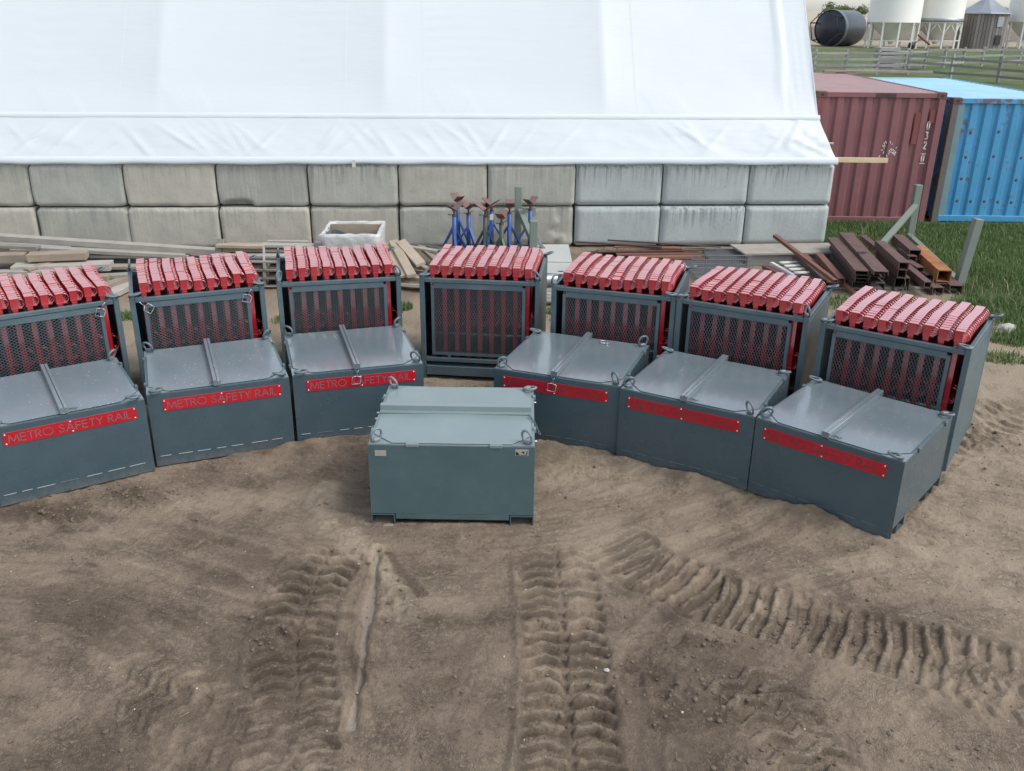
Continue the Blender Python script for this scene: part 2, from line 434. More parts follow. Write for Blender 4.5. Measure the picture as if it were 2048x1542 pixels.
def polydist(X, Y, pts):
    """signed lateral distance and arclength to a polyline"""
    best = np.full(X.shape, 1e9); sgn = np.zeros(X.shape); arc = np.zeros(X.shape); acc = 0.0
    for (a, b) in zip(pts[:-1], pts[1:]):
        dx, dy = b[0] - a[0], b[1] - a[1]; L = math.hypot(dx, dy); ux, uy = dx / L, dy / L
        t = np.clip((X - a[0]) * ux + (Y - a[1]) * uy, 0, L)
        ex = X - a[0] - t * ux; ey = Y - a[1] - t * uy
        d = np.sqrt(ex * ex + ey * ey); m = d < best
        best = np.where(m, d, best); sgn = np.where(m, ux * ey - uy * ex, sgn); arc = np.where(m, acc + t, arc); acc += L
    return best, np.sign(sgn) * best, arc, acc

CR_B = {'A': (-4.2704, 6.6203, 0.5758), 'B': (-3.2362, 7.3724, 0.3814), 'C': (-2.057, 7.8651, 0.2971),
        'E': (-0.1761, 8.1187, -0.3552), 'F': (0.9869, 7.6554, -0.5128), 'G': (2.0809, 7.0419, -0.7072)}
CR_C = {'A': (-5.0603, 7.9959, 0.5758), 'B': (-3.8433, 8.7098, 0.3891), 'C': (-2.5181, 9.323, 0.243), 'D': (-1.0271, 9.6045, -0.1038),
        'E': (0.4089, 9.3506, -0.30), 'F': (1.6809, 8.9458, -0.4914), 'G': (2.9251, 8.2137, -0.6111)}
BW, BD, BH = 1.2473, 1.2013, 0.7123
CW, CD, CH = 1.3247, 1.1348, 1.1853
HX, HY, HA, HW, HD, HH = -1.1318, 6.413, -0.0102, 1.318, 1.2065, 0.7304

# ------------------------------------------------------------------ ground (one sheet to the horizon)
def axis(lo, hi, step, far_lo, far_hi, g=1.16):
    mid = list(np.arange(lo, hi + 1e-6, step)); a = []; s = step; x = lo
    while x > far_lo: s *= g; x -= s; a.append(x)
    b = []; s = step; x = hi
    while x < far_hi: s *= g; x += s; b.append(x)
    return np.array(a[::-1] + mid + b)
xs = axis(-4.3, 5.2, 0.0135, -5000, 5000); ys = axis(3.4, 8.3, 0.0135, -60, 7000, 1.10)
GX, GY = np.meshgrid(xs, ys, indexing='ij')
def ground_fields(X, Y):
    near = sstep(2.5, 3.3, Y) * (1 - sstep(16, 22, Y)) * (1 - sstep(9, 14, np.abs(X)))
    z = 0.030 * fbm(X * 0.8, Y * 0.8, 3, 3) + 0.016 * fbm(X * 3.1, Y * 3.1, 9, 4) + 0.010 * fbm(X * 13, Y * 13, 21, 3)
    # fine crumbs, stronger where soil is loose
    loose = sstep(-0.1, 0.45, fbm(X * 0.9 + 5, Y * 0.9, 31, 3))
    z = z + loose * 0.012 * np.maximum(0, fbm(X * 26, Y * 26, 41, 2))
    soil_dark = 0.42 + 0.30 * fbm(X * 0.55, Y * 0.7, 51, 4) + 0.32 * fbm(X * 2.2, Y * 2.6, 55, 5, 0.6) + 0.20 * sstep(0.05, 0.25, fbm(X * 1.3 + 9, Y * 1.5, 57, 5, 0.6))
    for (sx0, sy0, r0, r1, sd0) in ((3.4, 3.5, 0.9, 4.4, 61), (-3.6, 3.4, 0.8, 3.6, 63), (-0.6, 9.6, 2.4, 5.2, 65)):
        an_ = np.arctan2(Y - sy0, X - sx0); ra_ = np.hypot(X - sx0, Y - sy0); k_ = sstep(r0, r0 + 0.5, ra_) * (1 - sstep(r1 - 0.8, r1, ra_))
        st_ = fbm(ra_ * 11, an_ * 2.2, sd0, 4, 0.6); z = z + k_ * 0.009 * st_; soil_dark = soil_dark - k_ * 0.30 * st_
    soil_dark = soil_dark + 0.30 * (1 - sstep(4.2, 7.4, Y + 0.25 * X)) - 0.15 * sstep(1.5, 4.0, X)  # soil colour darkens smoothly towards the near edge, pales to the right
    sand = np.zeros_like(X); grey_ = np.zeros_like(X)
    # smooth streaks swept by tyres (curved, low relief)
    ang = np.arctan2(Y - 3.5, X - 3.4); rad = np.hypot(X - 3.4, Y - 3.5)
    sweep = sstep(0.9, 1.4, rad) * (1 - sstep(3.2, 4.6, rad)) * sstep(0.0, 0.8, X)
    z = z + sweep * 0.010 * fbm(rad * 9, ang * 2.0, 61, 3)
    # two lugged tyre tracks running to the camera, one wide curving track, their ruts
    def track(pts, half, pitch, amp, depth, slant, seed, wob=0.0, center_gap=0.0):
        nonlocal z, soil_dark
        d, sd_, s, L = polydist(X, Y, pts)
        sd_ = sd_ + 0.03 * fbm(X * 2, Y * 2, seed, 2) + 0.02 * fbm(X * 9, Y * 9, seed + 1, 3)
        d = np.abs(sd_)
        m = (1 - sstep(half * 0.90, half * 1.04, d)) * sstep(0.02, 0.25, s) * (1 - sstep(L - 0.25, L - 0.02, s))
        frag = sstep(-0.35, 0.15, fbm(X * 1.6, Y * 1.6, seed + 3, 3))
        q = d / half
        tri = np.abs(((q + 0.5) % 1.0) - 0.5) * 2 if seed != 141 else q * 0.5          # zigzag lug: one bend to each side
        ph = (s + slant * tri * pitch + 0.018 * fbm(X * 3, Y * 3, seed + 5, 2) + 0.010 * fbm(X * 14, Y * 14, seed + 6, 2)) / pitch
        w = (ph % 1.0); lug = sstep(0.0, 0.10, w) * (1 - sstep(0.42, 0.54, w))
        if center_gap > 0: lug = lug * sstep(center_gap * 0.6, center_gap, d)
        lug = lug * np.clip(0.55 + 0.45 * frag + 0.5 * fbm(X * 6, Y * 6, seed + 8, 3), 0.1, 1.15)
        zz = -depth + amp * lug + 0.012 * np.maximum(-0.3, fbm(X * 20, Y * 20, seed + 9, 2)) * (0.4 + lug)
        berm = np.exp(-((d - half * 1.13) / (half * 0.13)) ** 2) * depth * 0.9 * sstep(0.1, 0.4, s) * (1 - sstep(L - 0.3, L, s))
        z = z * (1 - 0.7 * m) + m * zz + berm * (0.4 + 0.6 * frag)
        soil_dark = soil_dark + m * (0.0 - 0.26 * lug)
    track([(0.33, 6.15), (0.345, 5.85), (0.372, 4.86), (0.35, 3.83), (0.33, 3.3)], 0.275, 0.125, 0.046, 0.026, 0.42, 101, center_gap=0.03)
    track([(-1.36, 6.15), (-1.44, 5.6), (-1.46, 5.0), (-1.30, 4.3), (-1.12, 3.4)], 0.265, 0.125, 0.048, 0.022, 0.42, 121, center_gap=0.03)
    track([(0.72, 6.25), (1.0, 5.85), (1.45, 5.48), (2.05, 5.2), (2.45, 5.0), (2.95, 4.78), (3.4, 4.5)], 0.33, 0.125, 0.060, 0.030, 0.5, 141)
    track([(2.7, 4.75), (3.3, 4.35), (3.9, 3.9)], 0.26, 0.15, 0.030, 0.010, 0.5, 221)
    track([(-2.7, 4.6), (-2.0, 4.35), (-1.3, 3.9), (-0.6, 3.2)], 0.28, 0.16, 0.022, 0.008, 0.5, 161)
    track([(1.35, 4.75), (1.6, 4.3), (1.75, 3.8), (1.8, 3.3)], 0.26, 0.17, 0.034, 0.012, 0.4, 181)
    track([(3.2, 6.9), (3.9, 7.7), (4.9, 8.5), (6.2, 9.3)], 0.28, 0.17, 0.026, 0.010, 0.4, 201)
    # smooth dragged groove in front of the single crate, grey wet fines in it
    d, sd_, s, L = polydist(X, Y, [(-1.03, 6.05), (-1.0, 5.55), (-0.985, 5.2), (-0.95, 4.7), (-0.92, 4.05)])
    wdt = 0.026 + 0.030 * np.exp(-((s - 0.75) / 0.22) ** 2) + 0.012 * sstep(1.5, 1.9, s) + 0.012 * fbm(X * 7, Y * 7, 79, 3); d = np.maximum(0, d + 0.012 * fbm(X * 12, Y * 12, 83, 3))
    g = np.exp(-(d / wdt) ** 2) * sstep(0.0, 0.15, s) * (1 - sstep(L - 0.12, L, s))
    z = z * (1 - 0.9 * g) - 0.022 * g + 0.012 * np.exp(-((d - 1.6 * wdt) / (0.5 * wdt)) ** 2) * sstep(0, 0.3, s)
    grey_ = np.maximum(grey_, sstep(0.35, 0.75, g))
    # pale sand spilled beside the groove
    for pts, w_ in (([(-1.62, 7.0), (-1.62, 6.7), (-1.42, 6.3), (-1.12, 6.0)], 0.20), ([(-1.1, 6.05), (-0.85, 5.6), (-0.70, 5.28)], 0.12), ([(-0.80, 5.35), (-0.72, 5.25)], 0.17)):
        d, sd_, s, L = polydist(X, Y, pts)
        k = 1 - sstep(0.35, 1.0, (d + 0.10 * fbm(X * 5, Y * 5, 71, 5, 0.65)) / w_); k = k * np.clip(1.0 + 0.9 * fbm(X * 9, Y * 9, 73, 3), 0.3, 1)
        sand = np.maximum(sand, k); z = z + 0.016 * k * (1 + 0.8 * fbm(X * 16, Y * 16, 75, 2))
    # small grey swept mark beside the sand
    d, sd_, s, L = polydist(X, Y, [(-0.93, 5.95), (-0.75, 5.62), (-0.62, 5.45)])
    sm_ = 1 - sstep(0.015, 0.06, d + 0.03 * fbm(X * 9, Y * 9, 77, 3)); soil_dark = soil_dark + 0.9 * sm_; sand = sand * (1 - sm_)
    # dry pale sand under and in front of the right-hand crates and out to the right
    dry = sstep(0.2, 1.0, 0.9 - np.hypot((X - 0.55) / 1.5, (Y - 7.2) / 0.75)) + sstep(2.4, 3.6, X + 0.35 * (Y - 6.5) + 0.5 * fbm(X, Y, 81, 3)) * (1 - sstep(10.2, 11.6, Y))
    dry = dry + 0.8 * sstep(0.2, 0.9, 0.95 - np.hypot((X + 2.6) / 1.7, (Y - 6.75) / 0.45))
    dry = dry + 0.7 * sstep(8.5, 9.5, Y) * (1 - sstep(11, 13, Y))
    soil_dark = soil_dark - 0.62 * np.clip(dry, 0, 1.1)
    # soil banked against the crate fronts
    def mound(cx, cy, rx, ry, a, rot=0.0):
        nonlocal z, soil_dark
        c, s_ = math.cos(rot), math.sin(rot); ux = (X - cx) * c + (Y - cy) * s_; uy = -(X - cx) * s_ + (Y - cy) * c
        k = np.exp(-(ux / rx) ** 2 - (uy / ry) ** 2)
        z = z + a * k * (1 + 0.25 * fbm(X * 7, Y * 7, 91, 3))
    mound(0.32, 7.72, 0.34, 0.16, 0.14, -0.35); mound(0.95, 7.55, 0.25, 0.12, 0.05, -0.4)
    mound(2.45, 6.62, 0.32, 0.10, 0.085, -0.70); mound(1.75, 7.12, 0.30, 0.10, 0.05, -0.55); mound(3.05, 6.15, 0.2, 0.1, 0.05, -0.6)
    mound(-2.05, 7.75, 0.22, 0.12, 0.08, 0.3); mound(-0.35, 8.75, 0.5, 0.2, 0.05)
    for (bx, by, ba) in list(CR_B.values()):
        c, s_ = math.cos(ba), math.sin(ba); u = (X - bx) * c + (Y - by) * s_; v = -(X - bx) * s_ + (Y - by) * c
        rid = np.exp(-((v + 0.035) / 0.05) ** 2) * sstep(0.0, 0.1, u) * (1 - sstep(BW - 0.1, BW, u))
        z = z + rid * np.clip(0.018 + 0.05 * fbm(X * 2.3, Y * 2.3, 93, 3), 0, 0.05)
    # churned clods left of the left crate and right of the right one
    for cx, cy, rx, ry in ((-3.25, 6.85, 0.35, 0.18), (-3.75, 6.55, 0.3, 0.15), (4.55, 8.2, 0.55, 0.3), (-1.55, 4.95, 0.14, 0.12), (0.9, 4.5, 0.35, 0.3), (1.3, 4.9, 0.25, 0.12)):
        k = np.exp(-((X - cx) / rx) ** 2 - ((Y - cy) / ry) ** 2)
        z = z + k * (0.055 * np.maximum(-0.1, fbm(X * 15, Y * 15, 95, 3)) + 0.01); soil_dark = soil_dark + 0.45 * k
    # keep it flat below the crates
    for (bx, by, ba), w_, d_ in [(CR_B[k], BW, BD) for k in CR_B] + [(CR_C[k], CW, CD) for k in CR_C] + [((HX, HY, HA), HW, HD)]:
        c, s_ = math.cos(ba), math.sin(ba); u = (X - bx) * c + (Y - by) * s_; v = -(X - bx) * s_ + (Y - by) * c
        ins = sstep(0.0, 0.06, u) * (1 - sstep(w_ - 0.06, w_, u)) * sstep(0.02, 0.10, v) * (1 - sstep(d_ - 0.1, d_, v))
        z = z * (1 - ins) - 0.012 * ins
    # grass zone to the right rear and everything far away
    gr = sstep(0.0, 0.7, X - 6.15 - 0.45 * (10.9 - Y) * (Y < 10.9) + 0.6 * fbm(X * 0.9, Y * 0.9, 97, 3)) * sstep(10.2, 11.4, Y + 0.5 * fbm(X, Y, 99, 2))
    gr = np.maximum(gr, sstep(15.3, 15.9, Y) * sstep(5.4, 5.9, X))
    gr = np.maximum(gr, sstep(24, 30, Y))
    z = z * near
    return z, np.clip(soil_dark, 0, 1), np.clip(sand, 0, 1), np.clip(grey_, 0, 1), np.clip(gr, 0, 1)
GZ, G_soil_dark, G_sand, G_grey, G_grass = ground_fields(GX, GY)
def gz(x, y):
    i = np.clip(np.searchsorted(xs, x), 1, len(xs) - 1); j = np.clip(np.searchsorted(ys, y), 1, len(ys) - 1)
    return float(GZ[i, j])
nx, ny = GX.shape
me = bpy.data.meshes.new('ground')
me.vertices.add(nx * ny)
me.vertices.foreach_set('co', np.stack([GX, GY, GZ], -1).astype(np.float32).ravel())
I, J = np.meshgrid(np.arange(nx - 1), np.arange(ny - 1), indexing='ij')
q = np.stack([I * ny + J, (I + 1) * ny + J, (I + 1) * ny + J + 1, I * ny + J + 1], -1).reshape(-1, 4)
me.loops.add(q.size); me.loops.foreach_set('vertex_index', q.astype(np.int32).ravel())
me.polygons.add(len(q)); me.polygons.foreach_set('loop_start', (np.arange(len(q)) * 4).astype(np.int32))
me.polygons.foreach_set('use_smooth', np.ones(len(q), bool))
me.update(); me.validate()
for nm, arr in (('soil_dark', G_soil_dark), ('sand', G_sand), ('fines', G_grey), ('grass', G_grass)):
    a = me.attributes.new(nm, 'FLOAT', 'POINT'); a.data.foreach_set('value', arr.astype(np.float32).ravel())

t = NT('yard_soil'); v = t.coord(kind='Object')
at = {k: t.n('ShaderNodeAttribute', attribute_name=k).outputs['Fac'] for k in ('soil_dark', 'sand', 'fines', 'grass')}
n1 = t.noise(v, 1.3, 6, 0.6); n2 = t.noise(v, 26, 5, 0.72); n3 = t.noise(v, 150, 2, 0.65)
dm = t.math('ADD', t.math('ADD', at['soil_dark'], t.math('MULTIPLY', t.math('SUBTRACT', n3, 0.5), 0.5)), t.math('MULTIPLY', t.math('SUBTRACT', n2, 0.5), 0.9), True)
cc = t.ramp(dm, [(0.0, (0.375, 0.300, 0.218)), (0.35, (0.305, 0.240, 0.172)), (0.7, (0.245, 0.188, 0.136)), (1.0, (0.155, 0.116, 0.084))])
cc = t.mix(t.math('MULTIPLY', at['sand'], t.ramp(n2, [(0.3, 0.55), (0.5, 1.0)])), cc, t.mix(n2, (0.32, 0.257, 0.185), (0.45, 0.367, 0.265)))
cc = t.mix(t.math('MULTIPLY', at['fines'], t.ramp(n2, [(0.35, 0.35), (0.6, 0.8)])), cc, t.mix(n1, (0.185, 0.157, 0.130), (0.24, 0.203, 0.168)))
peb = t.n('ShaderNodeTexVoronoi'); peb.inputs['Scale'].default_value = 22; t.l(v, peb.inputs['Vector'])
pm = t.math('MULTIPLY', t.ramp(peb.outputs['Distance'], [(0.05, 1.0), (0.12, 0.0)]), t.ramp(peb.outputs['Color'], [(0.80, 0.0), (0.86, 1.0)]))
cc = t.mix(t.math('MULTIPLY', pm, 0.7), cc, (0.40, 0.37, 0.33))
gcol = t.mix(t.ramp(t.noise(v, 0.9, 5), [(0.35, 0.0), (0.65, 1.0)]), (0.06, 0.10, 0.03), (0.11, 0.15, 0.05))
gcol = t.mix(t.ramp(t.noise(v, 0.16, 5), [(0.5, 0.0), (0.62, 1.0)]), gcol, (0.15, 0.15, 0.075))
cc = t.mix(at['grass'], cc, gcol)
# ploughed and stubble strips of the farm land beyond
sx = t.n('ShaderNodeSeparateXYZ'); t.l(v, sx.inputs[0])
yy = t.math('ADD', sx.outputs[1], t.math('MULTIPLY', t.math('SUBTRACT', n1, 0.5), 9.0))
lg = t.math('LOGARITHM', t.math('MAXIMUM', yy, 1.0), 10.0)
strip = t.ramp(t.math('MULTIPLY', lg, 0.25), [(0.508, (0.115, 0.135, 0.05)), (0.516, (0.30, 0.25, 0.175)), (0.535, (0.33, 0.28, 0.20)), (0.540, (0.155, 0.125, 0.10)), (0.60, (0.185, 0.15, 0.12)), (0.612, (0.34, 0.285, 0.20)), (0.66, (0.42, 0.35, 0.25)), (0.9, (0.40, 0.36, 0.29))])
cc = t.mix(t.ramp(t.math('MULTIPLY', lg, 0.25), [(0.506, 0.0), (0.512, 1.0)]), cc, strip)
t.base(cc)
t.rough(t.ramp(at['fines'], [(0.0, 0.95), (1.0, 0.75)]))
t.set(Specular_IOR_Level=0.3)
vc = t.n('ShaderNodeTexVoronoi'); vc.feature = 'F1'; vc.inputs['Scale'].default_value = 42; t.l(t.n('ShaderNodeVectorMath', operation='ADD').outputs[0], vc.inputs['Vector'])
wv_ = t.t.nodes[-1]; t.l(v, wv_.inputs[0]); t.l(t.n('ShaderNodeTexNoise', i_Scale=12.0, i_Detail=3.0).outputs['Color'], wv_.inputs[1])
crumb = t.math('MULTIPLY', t.math('SUBTRACT', 0.6, vc.outputs['Distance']), t.ramp(t.noise(v, 2.4, 4), [(0.42, 0.0), (0.62, 1.0)]))
smooth_ = t.math('SUBTRACT', 1.0, t.math('MULTIPLY', at['fines'], 0.8))
t.bump(t.math('MULTIPLY', t.math('ADD', t.math('ADD', n2, t.math('MULTIPLY', n3, 0.45)), t.math('MULTIPLY', crumb, 0.7)), smooth_), 0.9, 0.035)
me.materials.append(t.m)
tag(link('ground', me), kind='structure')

# ------------------------------------------------------------------ concrete block wall
WX, WY, WA = -6.5403, 15.3025, 0.0653
BL, BHT = 1.524, 0.705
wall = empty('concrete_block_wall', (WX, WY, 0), WA, 'two-course wall of large grey precast concrete blocks below the white fabric building', 'wall')
cool_cols = {5, 6, 7}
for row in (0, 1):
    for k in range(-2, 8):
        cham = k >= 5; ni, nj = 40, 20
        L = BL - 0.022 + rng.uniform(-0.008, 0.004); H = BHT - 0.016; seed = 300 + row * 50 + k
        u = np.linspace(0, L, ni); w = np.linspace(0, H, nj); U, W = np.meshgrid(u, w, indexing='ij')
        cr_ = rng.uniform(0.05, 0.09) if not (k >= 5) else 0.045
        qx, qy = np.abs(U - L / 2) - L / 2 + cr_, np.abs(W - H / 2) - H / 2 + cr_
        e = np.clip(-(np.hypot(np.maximum(qx, 0), np.maximum(qy, 0)) + np.minimum(np.maximum(qx, qy), 0) - cr_), -0.06, 9)
        nz_ = fbm(U * 5, W * 5, seed, 3)
        if cham:
            c_ = 0.055; N = np.maximum(0, c_ - e) * 1.0 + 5.0 * np.maximum(0, -e) + 0.003 * nz_
        else:
            r_ = np.clip(0.034 + 0.03 * fbm(U * 3, W * 3, seed + 7, 2), 0.014, 0.08)
            ee = np.clip(e / r_, 0, 1); N = r_ * (1 - np.sqrt(np.clip(1 - (1 - ee) ** 2, 0, 1))) + 6.0 * np.maximum(0, -e) + 0.006 * nz_ + 0.012 * (e < 0.05) * np.maximum(0, fbm(U * 9, W * 9, seed + 9, 2))
        if k == 1 and row == 1:      # the broken lower edge of one block
            chip = np.exp(-((U - 0.42) / 0.16) ** 2 - (W / 0.09) ** 2) + 0.8 * np.exp(-((U - 0.18) / 0.22) ** 2 - (W / 0.10) ** 2)
            N = N + 0.11 * sstep(0.25, 0.8, chip + 0.15 * nz_)
        if (k, row) == (4, 0):
            N = N + 0.03 * sstep(0.5, 0.62, fbm(U * 2, W * 2, 377, 3) + 0.5)
        mb = MB()
        P = [[(U[i, j], N[i, j], W[i, j]) for j in range(nj)] for i in range(ni)]
        mb.grid(P)
        D = 0.72
        ring = [(i, 0) for i in range(ni)] + [(ni - 1, j) for j in range(1, nj)] + [(i, nj - 1) for i in range(ni - 2, -1, -1)] + [(0, j) for j in range(nj - 2, 0, -1)]
        a = [P[i][j] for i, j in ring]; b = [(p[0], D, p[2]) for p in a]; m = len(a)
        mb.add(a + b, [(i, m + i, m + (i + 1) % m, (i + 1) % m) for i in range(m)] + [tuple(range(m, 2 * m))])
        o = mb.build('block', concrete, wall, (k * BL + 0.010 + rng.uniform(-0.008, 0.008), rng.uniform(-0.022, 0.022), 0.035 + row * BHT + (0 if row else -0.01)))
        o.rotation_euler = (0, 0, rng.uniform(-0.012, 0.012))
        o['cool'] = 0.9 if (k in cool_cols) else (0.12 if rng.rand() < 0.4 else 0.0)
        o['streak'] = 0.95 if (k, row) in ((5, 1), (6, 0), (2, 1), (6, 1), (7, 1)) else rng.uniform(0.2, 0.55)
TOPZ = 0.035 + 2 * BHT

# ------------------------------------------------------------------ white fabric building on the wall
tent = empty('fabric_building', (WX, WY, 0), WA, 'white fabric covered arch building standing on the concrete block wall', 'building')
ribs = [-7.1, -3.28, 0.54, 4.36, 8.17, 11.95]
def sag(s):
    out = np.zeros_like(s)
    for a, b in zip(ribs[:-1], ribs[1:]):
        t_ = np.clip((s - a) / (b - a), 0, 1); m = (s >= a) & (s <= b)
        out = np.where(m, 0.10 * (1 - (2 * t_ - 1) ** 2) ** 0.8, out)
    return out
def arch(z):                                    # set-back of the cover against height
    z = np.asarray(z, float)
    return 0.45 + (z - 2.15) / 1.4
prof_z = np.linspace(2.15, 4.3, 44)
upper = [(float(arch(z)), float(z)) for z in prof_z]
nn, zz = upper[-1]; dn, dz = 0.71, 1.0
ang0 = math.atan2(1.4, 1.0)
for i in range(1, 15):
    an = ang0 * (1 - i / 14.0); nn += 0.62 * math.cos(an); zz += 0.62 * math.sin(an); upper.append((nn, zz))
ridge_n = upper[-1][0]
SS = np.concatenate([np.arange(-7.1, 11.92, 0.07), [11.92]])
NU = np.array([p[0] for p in upper]); ZU = np.array([p[1] for p in upper])
S2, Z2 = np.meshgrid(SS, ZU, indexing='ij'); N2 = np.broadcast_to(NU, S2.shape).copy()
lowfade = sstep(2.15, 2.7, Z2)
N2 = N2 + sag(S2) * (0.25 + 0.75 * lowfade)
N2 = N2 + 0.010 * fbm(S2 * 0.8, Z2 * 1.5, 401, 3)
def hw(s0, wd, z0, z1, amp, freq):              # fine horizontal wrinkles next to a seam
    return amp * np.exp(-np.maximum(0, S2 - s0) / wd) * (S2 > s0 - 0.02) * sstep(z0 - 0.3, z0, Z2) * (1 - sstep(z1, z1 + 0.3, Z2)) * np.sin(Z2 * freq + 0.9 * np.sin(S2 * 3))
N2 = N2 + hw(5.04, 0.7, 3.0, 4.4, 0.010, 38) + hw(-1.6, 0.5, 2.9, 4.3, 0.007, 30) + hw(2.9, 0.4, 3.0, 4.3, 0.006, 34)
for s0 in (0.54, 5.05, 8.72, -1.6):              # slanting folds where the panels are laced down
    for q_ in range(4):
        dd = (S2 - s0 - 0.16 * q_ - 0.75 * (2.75 - Z2)); N2 = N2 - 0.014 * np.exp(-(dd / 0.04) ** 2) * sstep(2.15, 2.25, Z2) * (1 - sstep(2.45, 2.75, Z2))
endb = sstep(11.3, 11.42, S2)
N2 = N2 - 0.05 * np.exp(-((S2 - 11.36 - 0.02 * np.sin(Z2 * 2)) / 0.035) ** 2) * sstep(2.3, 2.8, Z2)
N2 = N2 + endb * 0.016 * np.sin(S2 * 42 + 1.2 * np.sin(Z2 * 2.2)) * sstep(2.1, 2.4, Z2) * (1 - sstep(3.4, 4.0, Z2))
cover = MB(); cover.grid([[(S2[i, j], N2[i, j], Z2[i, j]) for j in range(S2.shape[1])] for i in range(S2.shape[0])])
cover.build('roof_cover', tarp, tent)
back = MB(); back.grid([[(s, 2 * ridge_n - n_, z_) for (n_, z_) in list(reversed(upper)) + [(0.0, 1.46)]] for s in (-7.1, 2.4, 11.92)])
back.build('rear_cover', tarp, tent)
gab = [(11.90, n_, z_) for (n_, z_) in upper] + [(11.90, 2 * ridge_n - n_, z_) for (n_, z_) in reversed(upper[:-1])] + [(11.90, 2 * ridge_n, 0.0), (11.90, 0.5, 0.0)]
g_ = MB(); g_.add(gab, [tuple(range(len(gab)))]); g_.build('end_wall', tarp, tent)
# skirt below the seam, pulled down over the blocks
ZS = np.linspace(0, 1, 26)
S3, T3 = np.meshgrid(np.concatenate([np.arange(-7.1, 12.0, 0.05), [12.0]]), ZS, indexing='ij')
sbase = S3 + sstep(11.2, 12.0, S3) * ((1 - T3) ** 1.3 * 0.19 - 0.06 * T3)
Z3 = 1.462 + T3 * 0.70
N3 = -0.03 + T3 * 0.50
env = np.sin(np.pi * np.clip(T3, 0, 1)) ** 0.8
fold = np.zeros_like(S3)
for i in range(60):
    s0 = rng.uniform(-7, 12); sl = rng.uniform(0.5, 1.3) * (1 if (s0 % 3.8) < 2.2 else -1); wd = rng.uniform(0.02, 0.06)
    fold += rng.uniform(0.010, 0.032) * np.exp(-((S3 - s0 + sl * (T3 - 0.5)) / wd) ** 2) * np.exp(-((T3 - rng.uniform(0.2, 0.8)) / 0.4) ** 2)
N3 = N3 - fold * env + env * 0.03 * fbm(S3 * 1.2, T3 * 2, 421, 3)
N3 = N3 + sstep(10.5, 11.5, S3) * env * 0.035 * fbm(S3 * 4, T3 * 4, 431, 3)
sk = MB(); sk.grid([[(sbase[i, j], N3[i, j], Z3[i, j]) for j in range(S3.shape[1])] for i in range(S3.shape[0])])
sk.build('skirt', tarp, tent)
# overlap band at the seam, hem roll at the foot, welded panel seams
S4 = np.concatenate([np.arange(-7.1, 11.9, 0.06), [11.95]]); bd = MB(); rows = []
for s in S4:
    wv = 0.008 * math.sin(s * 9) + 0.012 * float(fbm(np.array([s * 2.5]), np.array([0.3]), 441, 2)[0])
    rows.append([(s, 0.4505, 2.143 + wv * 0.6), (s, 0.452, 2.165), (s, 0.468, 2.20), (s, 0.49, 2.22)])
bd.grid(rows); bd.build('overlap_band', tarp_hem, tent)
hm = MB(); rows = []
for s in np.concatenate([np.arange(-7.1, 12.1, 0.08), [12.17]]):
    wv = 0.006 * math.sin(s * 5.1) + 0.010 * float(fbm(np.array([s * 1.7]), np.array([0.7]), 451, 2)[0])
    rows.append([(s, 0.02, 1.452 + wv), (s, -0.045, 1.452 + wv), (s, -0.055, 1.48 + wv), (s, -0.045, 1.55 + wv), (s, -0.005, 1.565)])
hm.grid(rows); hm.build('hem', tarp_hem, tent)
for s0 in (-3.5, -0.09, 3.71, 5.03, 8.70):
    i0 = int(np.argmin(np.abs(SS - s0))); sm = MB()
    P = [[(SS[i0] - 0.012 + 0.024 * a_, N2[i0, j] - 0.004, Z2[i0, j]) for j in range(len(ZU))] for a_ in (0, 1)]
    sm.grid(P); sm.build('panel_seam', tarp, tent)
# small paper tag caught at the hem
tag(MB().box(-0.03, 0.03, -0.006, 0.006, -0.06, 0.06).build('paper_tag', white_wood, None, (-2.69, 15.46, 1.47), (0.1, 0, 0.1)), 'small pale tag hanging at the hem of the white fabric building', 'tag')

# ------------------------------------------------------------------ steel crates with the red signs
LET = {  # strokes in a 1-high box
 'M': (1.0, [[(0, 0), (.12, 1), (.5, .05), (.88, 1), (1, 0)]]),
 'E': (.55, [[(.5, 1), (0, 1), (0, 0), (.5, 0)], [(0, .52), (.48, .52)]]),
 'T': (.55, [[(0, 1), (.55, 1)], [(.275, 1), (.275, 0)]]),
 'R': (.55, [[(0, 0), (0, 1), (.25, 1), (.42, .95), (.5, .76), (.42, .56), (.25, .5), (0, .5)], [(.22, .5), (.55, 0)]]),
 'O': (1.0, [[(.5 + .5 * math.cos(a * math.pi / 9), .5 + .5 * math.sin(a * math.pi / 9)) for a in range(19)]]),
 'S': (.55, [[(.5, .84), (.38, .98), (.22, 1), (.07, .9), (.06, .72), (.2, .58), (.4, .46), (.52, .3), (.48, .1), (.3, 0), (.14, .02), (0, .2)]]),
 'A': (.8, [[(0, 0), (.4, 1), (.8, 0)], [(.15, .34), (.65, .34)]]),
 'F': (.48, [[(.48, 1), (0, 1), (0, 0)], [(0, .52), (.45, .52)]]),
 'Y': (.62, [[(0, 1), (.31, .5), (.62, 1)], [(.31, .5), (.31, 0)]]),
 'I': (.06, [[(.03, 0), (.03, 1)]]),
 'L': (.42, [[(0, 1), (0, 0), (.42, 0)]]),
 '0': (.5, [[(.1, 0), (.4, 0), (.5, .1), (.5, .9), (.4, 1), (.1, 1), (0, .9), (0, .1), (.1, 0)]]),
 '3': (.5, [[(0, 1), (.5, 1), (.24, .58), (.45, .5), (.5, .3), (.42, .05), (.2, 0), (0, .08)]]),
 '2': (.5, [[(0, .82), (.1, 1), (.4, 1), (.5, .82), (.45, .6), (0, 0), (.5, 0)]]),
}
